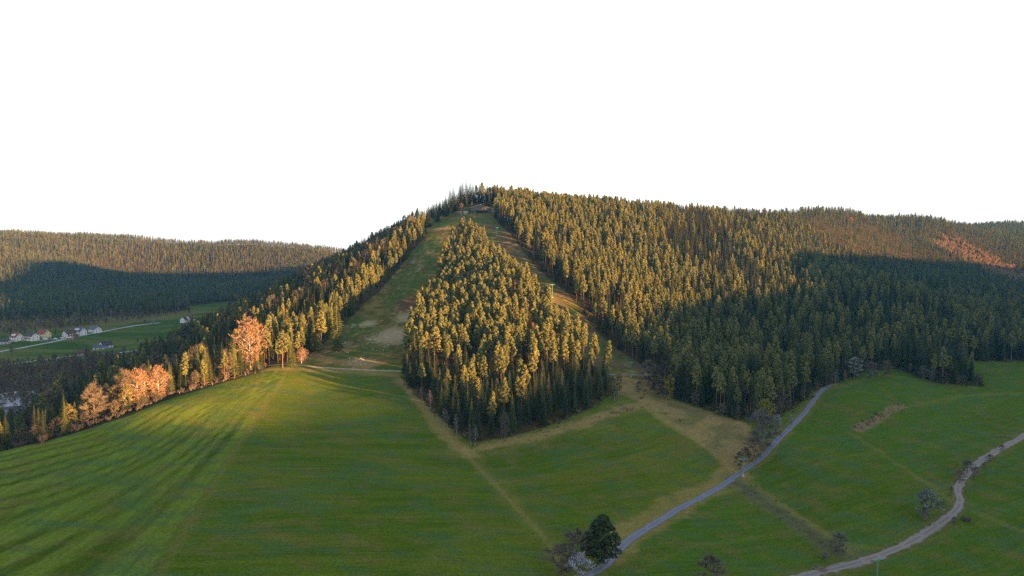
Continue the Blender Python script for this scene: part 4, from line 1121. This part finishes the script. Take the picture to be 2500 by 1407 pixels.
house(258, 851, 12, 10, 4.6, 4.6, 1.1, 'white', 'roof_dark', 'white farmhouse with steep dark roof in the meadow')
house(244, 853, 13, 8, 3.0, 2.2, .1, 'grey_render', 'roof_blue', 'low grey barn adjoining the farmhouse in the meadow', wins=(2, 1), chimney=False, name='barn', cat='barn')
house(452, 800, 10, 9, 4.4, 4.4, 1.35, 'white', 'roof_brown', 'white gabled house in front of the wooded slope, left of a pair', D=1010)
house(464, 799, 10, 9, 4.6, 4.6, 1.35, 'white', 'roof_brown', 'white gabled house in front of the wooded slope, right of a pair', D=1015)
house(14, 840, 9, 7, 3.4, 2.4, .1, 'grey_render', 'roof_dark', 'small grey house at the far left among trees', wins=(2, 1))
house(203, 866, 10, 8, 2.8, 3.6, .3, 'wood', 'roof_brown', 'small brown house half hidden beside the lower valley road', wins=(2, 1))
house(172, 829, 8, 6, 2.6, .6, .2, 'wood_pale', 'rooftan', 'low tan garage at the end of the valley lane', wins=(2, 1), chimney=False, name='garage', cat='garage')
house(22, 1038, 12, 9, 4, .8, .25, 'grey_render', 'roof_dark', 'flat dark roofed workshop at the left edge beside the yard', D=470, wins=(4, 1), chimney=False, name='workshop', cat='building')
house(45, 990, 14, 6, 2.6, .6, .35, 'white', 'grey_render', 'long building with pale roof in the bare wood at the left', D=540, wins=(5, 1), chimney=False, name='workshop', cat='building')
# paved yard at the left edge
yard = MB()
yp = [(-430, 440), (-352, 462), (-345, 505), (-372, 545), (-430, 560)]
g = []
for iy in range(13):
    for ix in range(10):
        x = -440 + ix * 10 + (iy * .6); y = 435 + iy * 10
        g.append((x, y, float(H(x, y)) + .3))
yard.add(g, [(iy * 10 + ix, iy * 10 + ix + 1, iy * 10 + ix + 11, iy * 10 + ix + 10) for iy in range(12) for ix in range(9)])
tag(yard.build('yard', M['valley_road'], smooth_=True), kind='structure', label='pale paved yard at the left edge')

# ------------------------------------------------------------------ cars
def car(px, py, ang, mat, label, van=False, D=None, grp='vehicles parked in front of the houses'):
    x, y = at(px, py, 500) if D is None else unproj(px, py, D)[:2]
    r = empty('parked_van' if van else 'parked_car', (x, y, float(H(x, y)) + .35), ang, 1.0, label, 'van' if van else 'car', grp)
    L, W = (5.2, 2.0) if van else (4.4, 1.8)
    b = MB(); prof = [(-L/2, .35), (L/2, .35), (L/2, .85), (L/2 - 1.0, 1.0), (L/2 - 1.7, 1.45), (-L/2 + .8, 1.45), (-L/2 + .1, .95)] if not van else [(-L/2, .4), (L/2, .4), (L/2, 1.1), (L/2 - .8, 1.3), (L/2 - 1.3, 2.2), (-L/2, 2.2)]
    n = len(prof); vs = [(p[0], -W/2, p[1]) for p in prof] + [(p[0], W/2, p[1]) for p in prof]
    b.add(vs, [tuple(range(n)), tuple(range(2*n-1, n-1, -1))] + [(i, n + i, n + (i+1) % n, (i+1) % n) for i in range(n)])
    b.build('body', M[mat], r)
    b = MB(); zt = 1.7 if van else 1.2
    for s in (-1, 1): b.box((.1, s * (W/2 + .01), zt), (L * .4, .03, .35))
    b.build('window', M['glass'], r)
    for sx in (-1, 1):
        for sy in (-1, 1):
            b = MB(); b.tube((sx * L * .31, sy * (W/2 - .1), .33), (sx * L * .31, sy * (W/2 + .04), .33), .33, .33, 10); b.build('wheel', M['rubber'], r)
for px, py, m_, v_, lb in ((72, 834, 'car_white', True, 'white van below the second white house'), (111, 831, 'car_white', True, 'white van below the cream house'), (122, 831, 'car_blue', False, 'blue car beside the white van in the lane'),
                           (135, 830, 'car_white', False, 'pale car in the lane right of the blue car'), (152, 828, 'car_white', False, 'pale car parked left of the tan garage'), (248, 812, 'car_white', False, 'white car outside the right end house')):
    car(px, py, random.uniform(-.4, .4), m_, lb, v_)
for k, (px, py) in enumerate(((8, 1000), (16, 1012), (4, 1020), (20, 1000))):
    car(px, py, .3, 'car_white' if k % 2 else 'car_blue', ['blue car at the back of the paved yard', 'white car in the middle of the paved yard', 'blue car at the front of the paved yard', 'white car at the right of the paved yard'][k], False, D=505 - k * 12, grp='cars in the paved yard')

# ------------------------------------------------------------------ summit hut
def hut():
    x, y, _ = unproj(1172, 520, 985)
    z = float(H(x, y))
    r = empty('mountain_hut', (x, y, z + .8), 0, 1.0, 'long wooden hut with low tan gable roof on the summit', 'hut')
    w, d, hw, hr = 26, 14, 3.0, 4.6
    b = MB(); b.box((0, 0, hw / 2 - .8), (w, d, hw + 1.6))
    b.add([(-w/2, -d/2, hw), (w/2, -d/2, hw), (w*.05 - 1, -d/2, hw + hr), (-w/2, d/2, hw), (w/2, d/2, hw), (w*.05 - 1, d/2, hw + hr)], [(0,1,2),(4,3,5),(0,3,5,2),(1,2,5,4),(0,1,4,3)])
    b.build('wall', M['wood_red'], r)
    b = MB(); cx = w * .05 - 1
    for s in (-1, 1):
        ex = s * (w / 2 + 2); ez = hw - .5
        a = [(ex, -d/2 - 1.2, ez), (cx, -d/2 - 1.2, hw + hr + .1), (cx, d/2 + 1, hw + hr + .1), (ex, d/2 + 1, ez)]
        b.add(a + [(q[0], q[1], q[2] + .5) for q in a], [(0,1,2,3),(4,7,6,5),(0,4,5,1),(1,5,6,2),(2,6,7,3),(3,7,4,0)])
    rf = b.build('roof', M['rooftan'], r)
    b = MB(); b.box((cx + 1, 1, hw + hr + .9), (.9, .9, 2.2)); b.build('chimney', M['concrete'], rf)
    for i in range(7):
        b = MB(); b.box((-10 + i * 3.2, -d/2 - .03, 1.3), (1.5, .1, 1.2)); b.build('window', M['glass'], r)
    b = MB(); b.box((0, -d/2 - 2.5, -.1), (w * .9, 5, .3))
    for i in range(12): b.box((-11.8 + i * 2.15, -d/2 - 4.9, .5), (.1, .1, 1.1))
    b.box((0, -d/2 - 4.9, 1.0), (w * .9, .12, .12)); b.build('terrace', M['wood_pale'], r)
    # lift top shed and awning
    x, y, _ = unproj(1122, 521, 975)
    z = float(H(x, y))
    r = empty('lift_shed', (x, y, z), .1, 1.0, 'small reddish wooden lift shed left of the summit hut', 'shed')
    b = MB(); b.box((0, 0, 1.0), (8, 4, 3.0)); b.build('wall', M['wood_red'], r)
    b = MB(); b.box((0, 0, 2.75), (9.5, 5.2, .3)); b.build('roof', M['rooftan'], r)
    b = MB(); b.box((2, -2.03, 1.2), (1.2, .1, 1.5)); b.build('door', M['wood_pale'], r)
    x, y, _ = unproj(1127, 522, 962)
    r = empty('lift_station', (x, y, float(H(x, y))), .1, 1.0, 'squat green steel lift frame in front of the shed', 'lift station')
    b = MB(); b.tube((0, 0, -.5), (0, 0, 4.2), .5, .4, 8); b.build('mast', M['green_steel'], r)
    b = MB(); b.box((0, 0, 4.3), (5, .8, .4)); b.build('crossarm', M['green_steel'], r)
    x, y, _ = unproj(1137, 522, 970)
    house(1137, 522, 5, 4, 2.3, 1.0, 0, 'wood_pale', 'rooftan', 'tiny pale cabin between the lift shed and the summit hut', D=972, wins=(1, 1), chimney=False, name='cabin', cat='cabin')
    x, y, _ = unproj(1208, 519, 975)
    r = empty('market_tent', (x, y, float(H(x, y))), .1, 1.0, 'blue covered shelter at the right end of the summit hut', 'tent')
    b = MB()
    for sx in (-1, 1):
        for sy in (-1, 1): b.tube((sx * 3.2, sy * 1.6, -.5), (sx * 3.2, sy * 1.6, 2.2), .06, .06, 5)
    b.build('poles', M['wood_pale'], r)
    b = MB(); b.add([(-3.5,-1.9,2.1),(3.5,-1.9,2.1),(3.5,1.9,2.1),(-3.5,1.9,2.1),(-3,0,3.2),(3,0,3.2)], [(0,1,5,4),(2,3,4,5),(1,2,5),(3,0,4),(3,2,1,0)]); b.build('cover', M['blue'], r)
hut()

# ------------------------------------------------------------------ fence posts, brush heap, boulders
fp = catmull([at(640, 907), at(600, 917), at(560, 928), at(520, 940), at(480, 951), at(430, 966)], 3.2)
fr = empty('field_fence', (fp[0][0], fp[0][1], float(H(*fp[0]))), 0, 1.0, 'low fence of pale posts along the crest of the striped field', 'fence')
wv = MB(); prev = None
for q in fp[::2]:
    p = Vector((q[0] - fp[0][0], q[1] - fp[0][1] - .5, float(H(q[0], q[1] - .5)) - float(H(*fp[0]))))
    b = MB(); b.tube(p + Vector((0, 0, -.3)), p + Vector((random.uniform(-.06, .06), 0, 1.35)), .08, .07, 6); b.build('post', M['wood_pale'], fr)
    if prev is not None:
        for hz in (.5, 1.05): wv.tube(prev + Vector((0, 0, hz)), p + Vector((0, 0, hz)), .012, .012, 3)
    prev = p
wv.build('wire', M['concrete'], fr)
def heap(px, py, n, L, label):
    x, y = at(px, py); b = MB(); rnd = random.Random(px)
    for _ in range(n):
        a = rnd.uniform(0, 3.14); c = Vector((rnd.gauss(0, L * .35), rnd.gauss(0, L * .15), rnd.uniform(.05, .7)))
        l = rnd.uniform(.8, 2.2); e = Vector((math.cos(a), math.sin(a), rnd.uniform(-.2, .3))) * l
        b.tube(c - e, c + e, .09, .05, 4)
    o = b.build('brush_heap', M['wood']); o.location = (x, y, float(H(x, y)))
    tag(o, label, 'brush heap')
heap(1535, 1000, 60, 9, 'heap of cut brown branches in front of the triangular wood')
heap(1500, 1008, 40, 7, 'lower brush heap left of the bigger one at the meadow edge')
heap(2446, 1066, 45, 8, 'pale pile of branches beside the upper gravel path')
heap(1998, 1392, 35, 5, 'brush pile beside the gravel path at the bottom')

# ------------------------------------------------------------------ haze
def haze():
    b = MB(); b.box((0, 1300, -20), (5400, 4200, 420))
    m, n, l = newmat('thin_haze')
    o = n.new('ShaderNodeOutputMaterial'); v = n.new('ShaderNodeVolumePrincipled')
    v.inputs['Color'].default_value = (.07, .40, 1.0, 1); v.inputs['Density'].default_value = 0.00004; v.inputs['Anisotropy'].default_value = 0.2
    l.new(v.outputs[0], o.inputs['Volume'])
    h = b.build('haze', m)
    tag(h, kind='stuff', label='thin bluish evening haze over the valley')
haze()
